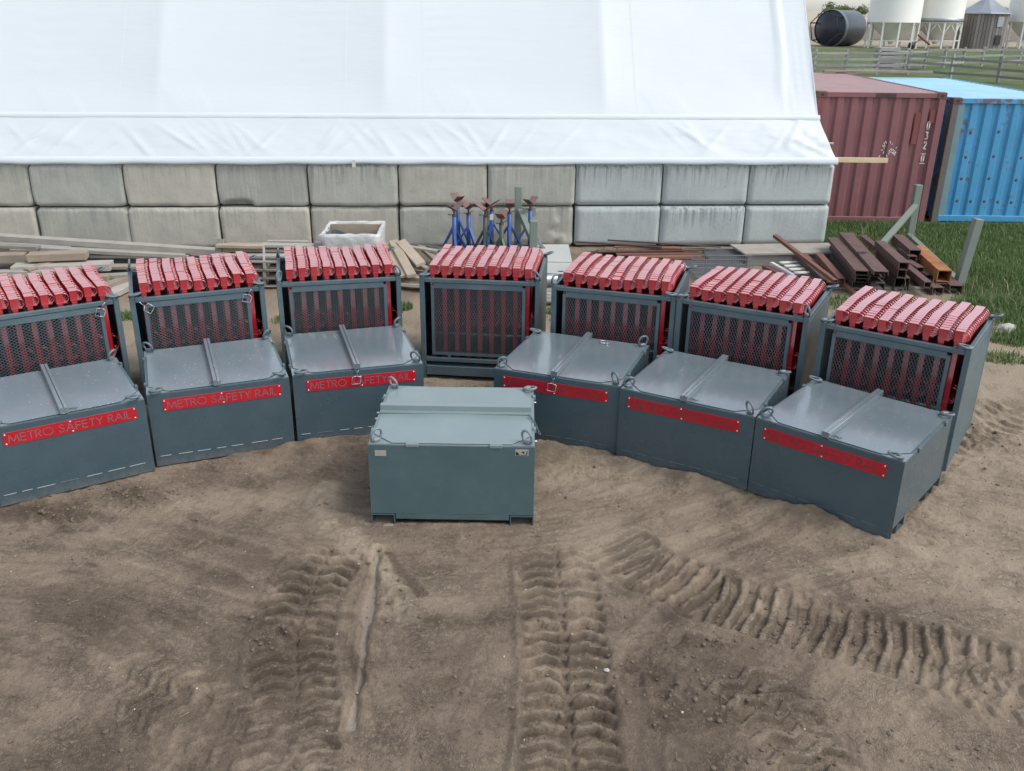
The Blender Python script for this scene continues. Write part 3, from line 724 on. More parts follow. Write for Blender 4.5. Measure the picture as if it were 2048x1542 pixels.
def strokes(mb, x, z, h, ch, wd, y0, y1, sx=1.0):
    """letter strokes standing on a plane y=y0..y1, in x/z"""
    w, ls = LET[ch]
    for pl in ls:
        for (a, b) in zip(pl[:-1], pl[1:]):
            ax, az, bx, bz = x + a[0] * h * sx, z + a[1] * h, x + b[0] * h * sx, z + b[1] * h
            dx, dz = bx - ax, bz - az; L = math.hypot(dx, dz); ux, uz = dx / L, dz / L; px, pz = -uz * wd / 2, ux * wd / 2
            ax -= ux * wd * .3; az -= uz * wd * .3; bx += ux * wd * .3; bz += uz * wd * .3
            q = [(ax + px, az + pz), (ax - px, az - pz), (bx - px, bz - pz), (bx + px, bz + pz)]
            mb.add([(p[0], y0, p[1]) for p in q] + [(p[0], y1, p[1]) for p in q], [(0, 1, 2, 3), (4, 7, 6, 5), (0, 4, 5, 1), (1, 5, 6, 2), (2, 6, 7, 3), (3, 7, 4, 0)])
    return w * h * sx

# D-shaped lifting ring and its clamp (shared meshes)
dp = [(-0.040, 0, 0)] + [(0.0 + 0.048 * math.cos(a), 0, 0.048 + 0.050 * math.sin(a)) for a in [math.pi * (1 - i / 10.0) for i in range(11)]] + [(0.040, 0, 0)]
ring_me = MB().tube(dp, 0.0108, 8, closed=True).mesh('lifting_ring', ring_grey)
ring_pale = MB().tube(dp, 0.0108, 8, closed=True).mesh('lifting_ring', grey_pale)
clamp_me = MB().box(-0.030, 0.030, -0.020, 0.020, 0, 0.032, ch=0.008).mesh('ring_clamp', ring_grey)
clamp_pale = MB().box(-0.030, 0.030, -0.020, 0.020, 0, 0.032, ch=0.008).mesh('ring_clamp', grey_pale)
def lift_ring(parent, x, y, z, rz, tilt, pale=False):
    c = link('ring_clamp', clamp_pale if pale else clamp_me, parent, (x, y, z), (0, 0, rz))
    link('lifting_ring', ring_pale if pale else ring_me, c, (0, 0, 0.018), (tilt, 0, 0))
rivet_me = MB().lathe([(0.0001, 0.005), (0.005, 0.0035), (0.0075, 0.0)], 10).mesh('rivet', rivet_m)
bead_w = MB().box(-0.05, 0.05, -0.004, 0.0, -0.002, 0.002, ch=0.001).mesh('weld_bead', bead_white)
bead_g = MB().box(-0.05, 0.05, -0.004, 0.0, -0.002, 0.002, ch=0.001).mesh('weld_bead', bead_grey)
def wire_clip(parent, x, y, z, rot):
    m = MB(); m.tube([(0, 0, 0), (0.035, 0, -0.008), (0.04, 0, -0.06), (-0.022, 0, -0.072), (-0.03, 0, -0.015), (0, 0, 0)], 0.0028, 6)
    m.tube([(0, 0, 0.0), (0.002, 0, 0.03), (0.006, -0.004, 0.05)], 0.003, 6)
    return m.build('snap_clip', zinc, parent, (x, y, z), rot)
def chain(parent, pts, r_=0.0028, name='chain', mat=None):
    m = MB(); pts = [Vector(p) for p in pts]
    for i, (a, b) in enumerate(zip(pts[:-1], pts[1:])):
        d = (b - a); L = d.length; d.normalize(); s_ = d.cross(Vector((0, 0, 1)) if i % 2 else Vector((1, 0.3, 0))).normalized()
        k = []
        for q_ in range(10):
            an = 2 * math.pi * q_ / 10; k.append((a + b) / 2 + d * (L * 0.62 * math.cos(an)) + s_ * (0.007 * math.sin(an)))
        m.tube(k, r_, 5, closed=True)
    return m.build(name, mat or cage_grey, parent)

def tri_plate(mb, pts, z0, z1):
    n = len(pts)
    mb.add([(p[0], p[1], z0) for p in pts] + [(p[0], p[1], z1) for p in pts], [tuple(reversed(range(n))), tuple(range(n, 2 * n))] + [(i, (i + 1) % n, n + (i + 1) % n, n + i) for i in range(n)])

def crate(key, label, W, D, H, pose, lid_mat, body_mat, sign=True, sign_x=0.07, white_beads=True, beam_along='y', rings=(0.2, 0.3, 1.2, 0.4), name='steel_crate', pale=False, group='steel crates'):
    x, y, a = pose
    t_ = empty(name, (x, y, 0), a, label, 'crate', group)
    fl = 0.10                                   # underside above the skids
    zt = H - 0.008
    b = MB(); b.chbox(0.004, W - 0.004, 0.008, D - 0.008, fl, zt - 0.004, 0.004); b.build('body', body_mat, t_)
    trim = grey_pale if pale else cage_grey
    if beam_along == 'y':
        MB().chbox(0, W, 0, 0.007, 0.0, zt, 0.002).build('front_panel', body_mat, t_)
        MB().chbox(0, W, D - 0.007, D, 0.0, zt, 0.002).build('rear_panel', body_mat, t_)
        for yy in (0.16, D - 0.34):
            s_ = MB(); s_.box(0.012, W - 0.012, yy, yy + 0.006, 0, fl - 0.002); s_.box(0.012, W - 0.012, yy + 0.174, yy + 0.18, 0, fl - 0.002); s_.box(0.012, W - 0.012, yy + 0.007, yy + 0.173, 0, 0.006)
            s_.build('fork_pocket', body_mat, t_)
    else:
        MB().chbox(0, W, 0, 0.007, fl + 0.005, zt, 0.002).build('front_panel', body_mat, t_)
        MB().chbox(0, W, D - 0.007, D, fl + 0.005, zt, 0.002).build('rear_panel', body_mat, t_)
        for xx in (0.0, W - 0.19):
            s_ = MB(); s_.box(xx, xx + 0.007, -0.004, D + 0.004, 0, fl - 0.001); s_.box(xx + 0.183, xx + 0.19, -0.004, D + 0.004, 0, fl - 0.001); s_.box(xx + 0.0075, xx + 0.1825, -0.004, D + 0.004, fl - 0.008, fl - 0.001)
            pk = s_.build('fork_pocket', body_mat, t_); MB().chbox(xx + 0.0075, xx + 0.1825, -0.035, D + 0.004, 0, 0.008, 0.002).build('pocket_floor', mud_m, pk)
        MB().chbox(0.196, W - 0.196, 0.001, 0.05, fl - 0.045, fl + 0.003, 0.003).build('crossbar', body_mat, t_)
        MB().chbox(0.196, W - 0.196, D - 0.05, D - 0.001, fl - 0.045, fl + 0.003, 0.003).build('crossbar', body_mat, t_)
    # rim, corner plates, lid with cut corners
    rim = MB()
    for q_ in ((0.002, W - 0.002, 0.008, 0.05), (0.002, W - 0.002, D - 0.05, D - 0.008)): rim.box(q_[0], q_[1], q_[2], q_[3], zt - 0.003, zt + 0.002)
    for q_ in ((0.002, 0.05, 0.051, D - 0.051), (W - 0.05, W - 0.002, 0.051, D - 0.051)): rim.box(q_[0], q_[1], q_[2], q_[3], zt - 0.003, zt + 0.002)
    rim.build('rim', trim, t_)
    c_ = 0.17
    for (cx, cy, sx_, sy_) in ((0.004, 0.010, 1, 1), (W - 0.004, 0.010, -1, 1), (W - 0.004, D - 0.010, -1, -1), (0.004, D - 0.010, 1, -1)):
        g = MB(); pts = [(cx, cy), (cx + sx_ * (c_ + .02), cy), (cx, cy + sy_ * (c_ + .02))]
        if sx_ * sy_ < 0: pts = pts[::-1]
        tri_plate(g, pts, zt + 0.0025, zt + 0.006); g.build('corner_plate', trim if pale else lid_mat, t_)
    i_ = 0.026
    lid = MB(); c2 = c_ - 0.01
    nxg, nyg = 25, 25; zl = zt + 0.0095
    def lz(u, v): return zl + 0.004 * math.sin(math.pi * u) * math.sin(math.pi * v) + 0.0022 * math.sin(u * 9 + 1) * math.sin(v * 7)
    oc = [(i_ + c2, i_), (W - i_ - c2, i_), (W - i_, i_ + c2), (W - i_, D - i_ - c2), (W - i_ - c2, D - i_), (i_ + c2, D - i_), (i_, D - i_ - c2), (i_, i_ + c2)]
    P = []
    for i in range(nxg):
        u = i / (nxg - 1); x_ = i_ + u * (W - 2 * i_); dx_ = min(x_ - i_, W - i_ - x_); cut = max(0.0, c2 - dx_)
        P.append([(x_, i_ + cut + (D - 2 * i_ - 2 * cut) * j / (nyg - 1), lz(u, j / (nyg - 1))) for j in range(nyg)])
    lid.grid(P)
    n8 = len(oc)
    lid.add([(p[0], p[1], zt + 0.0072) for p in oc] + [(p[0], p[1], zl + 0.001) for p in oc], [(i, (i + 1) % n8, n8 + (i + 1) % n8, n8 + i) for i in range(n8)])
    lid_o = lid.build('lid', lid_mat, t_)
    hat = [(-0.045, 0), (-0.045, 0.042), (-0.040, 0.048), (-0.008, 0.048), (-0.004, 0.044), (-0.004, 0.030), (0.002, 0.030), (0.002, 0.046), (0.030, 0.046), (0.034, 0.042), (0.034, 0)]
    bm_ = MB()
    if beam_along == 'y':
        c0 = W * 0.49; bm_.prism([(c0 + 0.8 * p[0], zl + 0.004 + p[1] * 1.1) for p in hat], -0.006, D - 0.01, 'y')
    else:
        c0 = D * 0.52
        bm_.prism([(c0 - 0.05, zl + 0.004), (c0 - 0.05, zl + 0.012), (c0 - 0.010, zl + 0.014), (c0 - 0.010, zl + 0.058), (c0 - 0.004, zl + 0.062), (c0 + 0.05, zl + 0.058), (c0 + 0.05, zl + 0.004)], 0.012, W - 0.03, 'x')
    bm_.build('lid_beam', lid_mat if not pale else teal_lit, t_)
    # lifting rings
    rr = rings
    lift_ring(t_, 0.06, 0.055, zt + 0.006, 0.7, rr[0], pale); lift_ring(t_, W - 0.06, 0.055, zt + 0.006, -0.7, rr[1], pale)
    lift_ring(t_, W - 0.06, D - 0.055, zt + 0.006, 0.7, rr[2], pale); lift_ring(t_, 0.06, D - 0.055, zt + 0.006, -0.7, rr[3], pale)
    # hinge tabs and bolts on the rim
    for (hx, hy) in ((0.0, 0.24), (0.0, D - 0.28), (W, 0.3), (W, D - 0.24)):
        MB().chbox(hx - 0.012, hx + 0.012, hy, hy + 0.05, zt - 0.02, zt + 0.016, 0.003).build('hinge_tab', trim, t_)
    if sign:
        sw, sh = 0.835 * W, 0.115; x0 = sign_x * W; z1 = zt - 0.055; z0 = z1 - sh
        sg_ = MB().chbox(x0, x0 + sw, -0.005, -0.0005, z0, z1, 0.0015).build('sign_plate', red_sign, t_)
        sg_['label'] = 'red plate with the cut-out words METRO SAFETY RAIL'
        txt = 'METRO SAFETY RAIL'; lh = 0.066; tot = 0
        for ch in txt: tot += (0.42 if ch == ' ' else LET[ch][0] + 0.20) * lh
        kx = (sw * 0.93) / tot; xx = x0 + sw * 0.035
        for ch in txt:
            if ch == ' ': xx += 0.42 * lh * kx
            else:
                m = MB(); xx += strokes(m, xx, z0 + 0.024, lh, ch, 0.0068, -0.0062, -0.0045, kx) + 0.20 * lh * kx
                m.build('letter', letter_grey if not white_beads else lettering_mats[0], sg_)
        for (rx, rz_) in ((x0 + 0.016, z0 + 0.016), (x0 + 0.016, z1 - 0.016), (x0 + sw / 2, z0 + 0.012), (x0 + sw / 2 - 0.01, z1 - 0.012), (x0 + sw - 0.016, z0 + 0.016), (x0 + sw - 0.016, z1 - 0.016)):
            link('rivet', rivet_me, sg_, (rx, -0.005, rz_), (R(90), 0, 0))
        r2 = random.Random(key)
        xx = 0.04
        while xx < W - 0.1:
            L = r2.uniform(0.8, 1.5); o = link('weld_bead', bead_w if (white_beads and r2.random() < 0.85) else bead_g, t_, (xx + 0.05 * L, 0.0, 0.098 + r2.uniform(-.002, .002))); o.scale = (L, 1, 1)
            xx += 0.1 * L + r2.uniform(0.03, 0.075)
    return t_, zt, lid_o

lettering_mats = [m_paint('letter_cutout_pale', (0.17, 0.115, 0.12), 0.5, 0.6, 0.0)]
crates = {}
specs = [('A', 'leftmost steel crate, speckled grey lid, red sign cut off by the picture edge', grey_lit_s, 0.10, True, (1.3, 1.35, 0.5, 0.4)),
         ('B', 'grey steel crate with white-speckled lid and red sign, second from the left', grey_lit_s, 0.10, True, (1.35, 1.2, 0.5, 0.4)),
         ('C', 'grey steel crate with red sign, third from left, wire clip hanging over its sign', grey_lid, 0.10, True, (1.4, 0.3, 0.4, 0.3)),
         ('E', 'grey steel crate right of the signless crate, two wire clips on it, red sign', grey_lid, 0.075, False, (0.3, 0.2, 0.2, 1.3)),
         ('F', 'grey steel crate with red sign, second from the right end of the arc', grey_lit_f, 0.065, False, (0.3, 0.25, 1.3, 1.2)),
         ('G', 'rightmost grey steel crate, its pale glossy right side showing, red sign in front', grey_lit_f, 0.065, False, (0.4, 1.3, 1.35, 1.3))]
for k, lab, lm, sx_, wb, rg in specs:
    crates[k] = crate(k, lab, BW, BD, BH, CR_B[k], lm, grey, True, sx_, wb, 'y', rg, group='steel crates with red name plates')
for k in ('C', 'E'):
    t_, zt, _ = crates[k]; x0 = BW * 0.475
    chain(t_, [(x0, 0.012, zt + 0.03), (x0, -0.002, zt + 0.012), (x0 + 0.002, -0.012, zt - 0.008), (x0 + 0.004, -0.014, zt - 0.028), (x0 + 0.004, -0.014, zt - 0.048)])
    wire_clip(t_, x0 + 0.004, -0.016, zt - 0.052, (0, 0.25, 0.1)).scale = (1.25, 1.25, 1.25)
t_, zt, _ = crates['E']; wire_clip(t_, BW * 0.66, BD * 0.86, zt + 0.024, (R(88), 0, 0.5)).scale = (1.4, 1.4, 1.4)
for k in ('A', 'B', 'F', 'G'):
    t_, zt, _ = crates[k]; x0 = BW * (0.52 if k != 'B' else 0.44)
    chain(t_, [(x0 + 0.018 * i, 0.05 + 0.012 * math.sin(i * 1.7), zt + 0.026) for i in range(5)])
# the single crate in front, turned a quarter, without a sign
hT, zt, _ = crate('H', 'single faded grey-green steel crate without a sign, standing in front of the arc', HW, HD, HH, (HX, HY, HA), teal_lit, teal, False, 0, False, 'x', (0.15, 0.15, 1.35, 0.35), pale=True, group='steel crates')
for hx in (0.30, 0.96):
    MB().chbox(hx, hx + 0.10, -0.008, 0.03, zt - 0.012, zt + 0.016, 0.004).build('hinge', grey_pale, hT)
MB().box(0.055, 0.145, -0.0025, -0.0005, zt - 0.095, zt - 0.045).build('worn_sticker', tag_beige, hT)
dk = MB().box(HW - 0.155, HW - 0.05, -0.0025, -0.0005, zt - 0.075, zt - 0.02).build('decal', tag_beige, hT); dk['label'] = 'black and white printed decal'
pm_ = MB(); 
for q_ in ([(0, 0), (.3, 0), (.16, .62), (0, .62)], [(.3, .0), (.96, 0), (.96, .14), (.28, .10)], [(.42, .62), (.62, .78), (.75, .60), (.66, .44), (.78, .26), (.60, .36), (.55, .52)], [(.86, .2), (.96, .2), (.96, .9), (.90, .9)]):
    pts = [(HW - 0.150 + p[0] * 0.095, zt - 0.070 + p[1] * 0.045) for p in q_]
    n = len(pts); pm_.add([(p[0], -0.0036, p[1]) for p in pts], [tuple(range(n))])
pm_.build('print', black_rub, dk)
chain(hT, [(HW - 0.05 + 0.012 * i, HD * 0.45 - 0.02 * i, zt + 0.03 - (0.004 * i if i < 4 else 0.02 * (i - 3))) for i in range(9)])
for (bx_, by_) in ((-0.004, HD * 0.42), (-0.004, HD * 0.78), (HW + 0.004, HD * 0.10), (HW + 0.004, HD * 0.74), (-0.006, HD * 0.52)):
    MB().tube([(bx_ - 0.014, by_, zt - 0.006), (bx_ + 0.014, by_, zt - 0.006)], 0.008, 8).build('bolt', zinc, hT)

# ------------------------------------------------------------------ cages of red rails
def expanded(wd, ht, lw, sw, y, strand=0.0043, th=0.003):
    """expanded metal: diamonds lw wide, sw high"""
    m = MB(); nx_ = int(round(wd / lw)); nz_ = int(round(ht / sw)); lw = wd / nx_; sw = ht / nz_
    def seg(a, b):
        dx, dz = b[0] - a[0], b[1] - a[1]; L = math.hypot(dx, dz); px, pz = -dz / L * strand / 2, dx / L * strand / 2
        q_ = [(a[0] + px, a[1] + pz), (a[0] - px, a[1] - pz), (b[0] - px, b[1] - pz), (b[0] + px, b[1] + pz)]
        m.add([(p[0], y - th, p[1]) for p in q_] + [(p[0], y + th, p[1]) for p in q_], [(0, 1, 2, 3), (4, 7, 6, 5), (0, 4, 7, 3), (1, 2, 6, 5)])
    for i in range(nx_):
        for j in range(nz_):
            cx, cz = i * lw, j * sw
            l_, r_, b_, t2 = (cx, cz + sw / 2), (cx + lw, cz + sw / 2), (cx + lw / 2, cz), (cx + lw / 2, cz + sw)
            for s_ in ((l_, b_), (b_, r_), (r_, t2), (t2, l_)): seg(*s_)
    return m
GX0, GX1, GZ0, GZ1 = 0.125, 1.165, 0.285, 1.095
FB = 0.032
mesh_h = expanded(GX1 - GX0 - 2 * FB, GZ1 - GZ0 - 2 * FB, 0.046, 0.030, 0).mesh('mesh_screen', screen_grey)
mesh_v = expanded(GX1 - GX0 - 2 * FB, GZ1 - GZ0 - 2 * FB, 0.028, 0.058, 0).mesh('mesh_screen', screen_grey)
side_v = expanded(CD - 0.13, 0.86, 0.0255, 0.050, 0).mesh('side_screen', screen_grey)
PT = 0.052
post_me = MB().chbox(0, PT, 0, PT, 0.0, CH, 0.004).mesh('post', cage_grey)
def cage(key, label, horiz, side_mesh):
    x, y, a = CR_C[key]
    c = empty('rail_cage', (x, y, 0), a, label, 'cage', 'steel cages holding red rails')
    for px, py in ((0, 0), (CW - PT, 0), (0, CD - PT), (CW - PT, CD - PT)): link('post', post_me, c, (px, py, 0))
    MB().chbox(PT + 0.001, CW - PT - 0.001, 0.004, 0.044, CH - 0.058, CH - 0.014, 0.004).build('top_bar', cage_grey, c)
    MB().chbox(PT + 0.001, CW - PT - 0.001, CD - 0.046, CD - 0.006, CH - 0.058, CH - 0.014, 0.004).build('top_bar', cage_grey, c)
    for sx_ in (0.006, CW - 0.046):
        MB().chbox(sx_, sx_ + 0.04, PT + 0.001, CD - PT - 0.001, CH - 0.050, CH - 0.006, 0.004).build('side_rail', cage_grey, c)
    MB().chbox(PT + 0.001, CW - PT - 0.001, 0.004, 0.05, 0.205, 0.252, 0.004).build('lower_bar', cage_grey, c)
    MB().chbox(PT + 0.001, CW - PT - 0.001, -0.006, 0.07, 0.045, 0.155, 0.005).build('base_beam', cage_grey, c)
    MB().chbox(PT + 0.001, CW - PT - 0.001, CD - 0.07, CD + 0.006, 0.045, 0.155, 0.005).build('base_beam', cage_grey, c)
    MB().box(PT, CW - PT, 0.0705, CD - 0.0705, 0.15, 0.162).build('floor_plate', cage_grey, c)
    MB().chbox(CW - 0.010, CW - 0.002, PT + 0.001, CD - PT - 0.001, 0.02, CH - 0.052, 0.002).build('side_panel', cage_grey, c)
    if side_mesh:
        link('side_screen', side_v, c, (0.02, PT + 0.012, 0.24), (0, 0, R(90)))
        MB().chbox(0.004, 0.044, PT + 0.001, CD - PT - 0.001, 0.16, 0.235, 0.004).build('side_rail', cage_grey, c)
    else:
        MB().chbox(0.002, 0.010, PT + 0.001, CD - PT - 0.001, 0.02, CH - 0.052, 0.002).build('side_panel', cage_grey, c)
    MB().box(PT, CW - PT, CD - 0.03, CD - 0.024, 0.17, CH - 0.06).build('rear_panel', cage_grey, c)
    # removable gate: flat frame with expanded metal
    gt = MB(); y0, y1 = 0.010, 0.034
    gt.box(GX0, GX0 + FB, y0, y1, GZ0, GZ1); gt.box(GX1 - FB, GX1, y0, y1, GZ0, GZ1)
    gt.box(GX0 + FB, GX1 - FB, y0 + 0.001, y1 - 0.001, GZ0, GZ0 + FB); gt.box(GX0 + FB, GX1 - FB, y0 + 0.001, y1 - 0.001, GZ1 - FB, GZ1 + 0.028)
    g = gt.build('gate', cage_grey, c)
    link('mesh_screen', mesh_h if horiz else mesh_v, g, (GX0 + FB, 0.020, GZ0 + FB))
    for sx_ in (0.3, 0.9): MB().box(sx_, sx_ + 0.03, 0.012, 0.032, 0.253, 0.284).build('gate_lug', cage_grey, c)
    # lifting rings on the four posts and the pin chains of the gate
    up_ = {'A': (1.2, 1.35, 1.3, 1.3), 'B': (1.3, 1.3, 0.1, 1.3), 'C': (0.15, 0.3, 0.1, 1.3), 'D': (1.35, 0.4, 1.2, 1.2), 'E': (0.25, 1.35, 1.3, 1.2), 'F': (1.3, 0.15, 1.3, 1.2), 'G': (1.35, 1.35, 0.9, 1.2)}[key]
    h = PT / 2
    lift_ring(c, h, h, CH, 1.0, up_[0]); lift_ring(c, CW - h, h, CH, -0.9, up_[1]); lift_ring(c, h, CD - h, CH, 1.5, up_[2]); lift_ring(c, CW - h, CD - h, CH, 1.4, up_[3])
    chain(c, [(PT + 0.01 + 0.016 * i, 0.024 + 0.008 * math.sin(i * 2), CH - 0.008 + 0.006 * (i % 2)) for i in range(7)])
    chain(c, [(CW - PT - 0.01 - 0.016 * i, 0.024 + 0.008 * math.sin(i * 2), CH - 0.008 + 0.006 * (i % 2)) for i in range(7)])
    if key in 'AB':
        wire_clip(c, GX1 - 0.01, 0.004, GZ1 + 0.01, (0, 0.5, 0)).scale = (1.3, 1.3, 1.3)
        if key == 'B': wire_clip(c, GX0 + 0.01, 0.004, GZ1 - 0.01, (0, -0.8, 0)).scale = (1.3, 1.3, 1.3)
    return c
ordn = ['leftmost', 'second', 'third', 'fourth', 'fifth', 'sixth', 'rightmost']
cg = {}
lab = {'A': 'leftmost grey steel cage of red rails, its left half outside the picture',
       'B': 'grey steel cage of red rails, second from left, wire clips at both gate corners',
       'C': 'grey steel cage of red rails, third from left, beside the gap in the row',
       'D': 'middle grey steel cage of red rails, the only one without a crate before it',
       'E': 'grey steel cage of red rails, fifth from left, right beside the middle cage',
       'F': 'grey steel cage of red rails, second from the right end, mesh on its left side',
       'G': 'rightmost grey steel cage of red rails, its solid right side panel facing the open yard'}
for k in 'ABCDEFG': cg[k] = cage(k, lab[k], k in 'ABC', k in 'FG')

# one red rail: square post with cap, two lips, and its bent rods
def rail_mesh():
    m = MB()
    m.box(-0.030, 0.018, 0.004, 0.056, -1.08, -0.094); m.box(-0.038, 0.028, 0.003, 0.0615, -0.094, -0.0095)
    m.chbox(-0.040, 0.040, 0.0, 0.0638, -0.010, 0.0, 0.0012)
    for z in (-0.098, -0.68): m.box(-0.039, 0.060, -0.002, 0.0615, z - 0.004, z + 0.004)
    return m
def loop_pts(z0, hh):
    return [(0.020, 0.03, z0 + hh - 0.006)] + [(0.044 + 0.040 * math.sin(a), 0.03, z0 + hh / 2 + (hh / 2 - 0.006) * math.cos(a)) for a in [math.pi * i / 8.0 for i in range(9)]] + [(0.020, 0.03, z0 + 0.004)]
rail_me = rail_mesh().mesh('guard_rail', red)
loop_me = MB().tube(loop_pts(-0.102, 0.094), 0.0062, 6).mesh('bent_rod', red)
loop2_me = MB().tube(loop_pts(-0.684, 0.15), 0.0052, 6).mesh('bent_rod', red)
NCOL, NROW, PITCH = 9, 15, 0.0645
FRONT = 5
rest = MB(); low = rail_mesh(); lowl = MB().tube(loop_pts(-0.102, 0.094), 0.0062, 5)
tc_ = ['first', 'second', 'third', 'fourth', 'fifth', 'sixth', 'seventh', 'eighth', 'ninth']
tr_ = ['front', 'second', 'third', 'fourth', 'fifth']
cn_ = {'A': 'leftmost', 'B': 'second', 'C': 'third', 'D': 'middle', 'E': 'fifth', 'F': 'sixth', 'G': 'rightmost'}
rv = []; rf = []
lv = np.array(low.v + lowl.v); lf = low.f + [tuple(i + len(low.v) for i in f) for f in lowl.f]; lsm = low.sm + lowl.sm
all_v = []; all_f = []; all_s = []; off = 0
for k in 'ABCDEFG':
    x, y, a = CR_C[k]; ca, sa = math.cos(a), math.sin(a); rk = random.Random(k); ph = rk.uniform(0, 6)
    for c in range(NCOL):
        p1, p2 = rk.uniform(0, 6), rk.uniform(0, 6); hz = 0.0
        for r_ in range(NROW):
            if rk.random() < (0.75 if k in 'AB' else 0.35): hz = rk.uniform(-0.003, 0.003)
            u = 0.146 + c * 0.131 + 0.005 * math.sin(r_ * 0.38 + ph + 0.1 * c) + 0.0015 * math.sin(p1 + r_)
            v = 0.062 + r_ * PITCH
            zt_ = 1.307 + hz + 0.008 * math.sin(r_ * 0.25 + p2) + (0.010 * math.sin(c * 0.8 + ph))
            if k in 'DEFG': zt_ += 0.010 * math.sin(math.pi * r_ / (NROW - 1))
            wx, wy = x + u * ca - v * sa, y + u * sa + v * ca
            if r_ < FRONT and not (k == 'A' and c < 2):
                o = link('guard_rail', rail_me, None, (wx, wy, zt_), (0, 0, a))
                row = 'front row' if r_ == 0 else tr_[r_] + ' row'
                tag(o, 'red rail in %s, %s column from left, %s cage%s' % (row, tc_[c], cn_[k], ' from left' if k in 'BCEF' else ''), 'rail', 'red rails in the %s cage%s' % (cn_[k], ' from left' if k in 'BCEF' else ''))
                link('bent_rod', loop_me, o)
                if r_ < 2: link('bent_rod', loop2_me, o)
            else:
                q_ = lv.copy(); w_ = np.empty_like(q_)
                w_[:, 0] = wx + q_[:, 0] * ca - q_[:, 1] * sa; w_[:, 1] = wy + q_[:, 0] * sa + q_[:, 1] * ca; w_[:, 2] = zt_ + q_[:, 2]
                all_v.append(w_); all_f.extend([tuple(i + off for i in f) for f in lf]); all_s.extend(lsm); off += len(w_)
rest.v = [tuple(q_) for q_ in np.concatenate(all_v)]; rest.f = all_f; rest.sm = all_s
tag(rest.build('packed_guard_rails', red), 'remaining red rails packed behind the front rows in all seven cages', 'rails', kind='stuff')

# ------------------------------------------------------------------ containers
def container(name, label, x, y, H, mat, roof_mat, post_l, post_r, rib=None, patches=None):
    W, L = 2.438, 6.05
    c = empty(name, (x, y, 0), 0, label, 'container')
    pc = 0.12
    MB().chbox(0, 0.13, 0, 0.13, 0.0, H - pc, 0.008).build('corner_post', post_l, c)
    MB().chbox(W - 0.13, W, 0, 0.13, 0.0, H - pc, 0.008).build('corner_post', post_r, c)
    for px in (0, W - 0.13): MB().chbox(px, px + 0.13, L - 0.13, L, 0, H - pc, 0.008).build('corner_post', post_l, c)
    for px in (0, W - 0.17):
        for py in (0, L - 0.17):
            k_ = MB().chbox(px - 0.004, px + 0.174, py - 0.004, py + 0.174, H - pc, H, 0.01).build('corner_casting', casting, c)
            hp = [(px + 0.085 + 0.035 * math.cos(q_), H - pc / 2 + 0.026 * math.sin(q_)) for q_ in [2 * math.pi * i / 14 for i in range(14)]]
            if py == 0: MB().add([(p[0], -0.0052, p[1]) for p in hp], [tuple(range(14))]).build('hole', dark_int, k_)
    MB().chbox(0.175, W - 0.175, 0.006, 0.10, H - 0.105, H - 0.012, 0.006).build('header', mat, c)
    MB().chbox(0.131, W - 0.131, 0.006, 0.10, 0.02, 0.14, 0.006).build('sill', mat, c)
    # corrugated end wall
    def corr(x0, x1, pitch, dep, y_, z0, z1):
        prof = []; n = int((x1 - x0) / pitch)
        for i in range(n + 1):
            b_ = x0 + i * (x1 - x0) / n if n else x0
            if i == n: prof.append((x1, y_)); break
            p_ = (x1 - x0) / n
            prof += [(b_, y_), (b_ + p_ * 0.42, y_), (b_ + p_ * 0.56, y_ + dep), (b_ + p_ * 0.86, y_ + dep)]
        return prof
    pr_ = corr(0.131, W - 0.131, 0.272, 0.045, 0.03, 0, 0)
    m = MB(); m.grid([[(p[0], p[1], z_) for z_ in (0.13, H - 0.10)] for p in pr_], smooth=False); m.build('end_wall', mat, c)
    for sx_, sg_ in ((0.03, 1), (W - 0.03, -1)):
        m = MB(); pr2 = corr(0.131, L - 0.131, 0.28, 0.036 * sg_, sx_, 0, 0)
        m.grid([[(p[1], p[0], z_) for z_ in (0.08, H - 0.06)] for p in pr2], smooth=False); m.build('side_wall', mat, c)
        MB().chbox(sx_ - 0.028, sx_ + 0.028, 0.175, L - 0.175, H - 0.065, H - 0.008, 0.005).build('top_rail', mat, c)
    m = MB(); pr3 = corr(0.12, L - 0.12, 0.21, -0.018, H - 0.02, 0, 0)
    m.grid([[(x_, p[0], p[1]) for x_ in (0.05, W - 0.05)] for p in pr3], smooth=False); m.build('roof', roof_mat, c)
    MB().box(0.06, W - 0.06, L - 0.06, L - 0.03, 0.05, H - 0.05).build('door_end', mat, c)
    MB().box(0.05, W - 0.05, 0.11, L - 0.11, 0.10, 0.14).build('floor', dark_int, c)
    return c, corr(0.131, W - 0.131, 0.272, 0.045, 0.03, 0, 0)
cm, pr_ = container('shipping_container', 'faded maroon corrugated shipping container beside the white building', 5.721, 17.982, 2.51, maroon, maroon_roof, maroon_patch, maroon)
W_ = 2.438
xx = 2.17; zz = 1.84
for ch, dz_ in (('0', 0), ('3', .19), ('2', .37), ('0', .62)):
    m = MB(); strokes(m, xx, zz - dz_, 0.13, ch, 0.017, 0.010, 0.022, 0.65); m.build('digit', white_print, cm)
m = MB()
m.add([(xx - .035, .012, zz - .655), (xx + .08, .012, zz - .655), (xx + .08, .012, zz - .645), (xx - .035, .012, zz - .645)], [(0, 1, 2, 3)])
m.add([(xx - .02, .012, zz - .47), (xx + .07, .012, zz - .47), (xx + .07, .012, zz - .46), (xx - .02, .012, zz - .46)], [(0, 1, 2, 3)])
tag(m.build('box_marks', white_print, cm), kind='stuff')
for (a_, b_, z0, z1) in ((1.915, 2.02, 1.55, 2.14), (2.19, 2.29, 1.95, 2.2)):
    MB().box(a_, b_, 0.022, 0.028, z0, z1).build('repaint_patch', maroon_patch, cm)
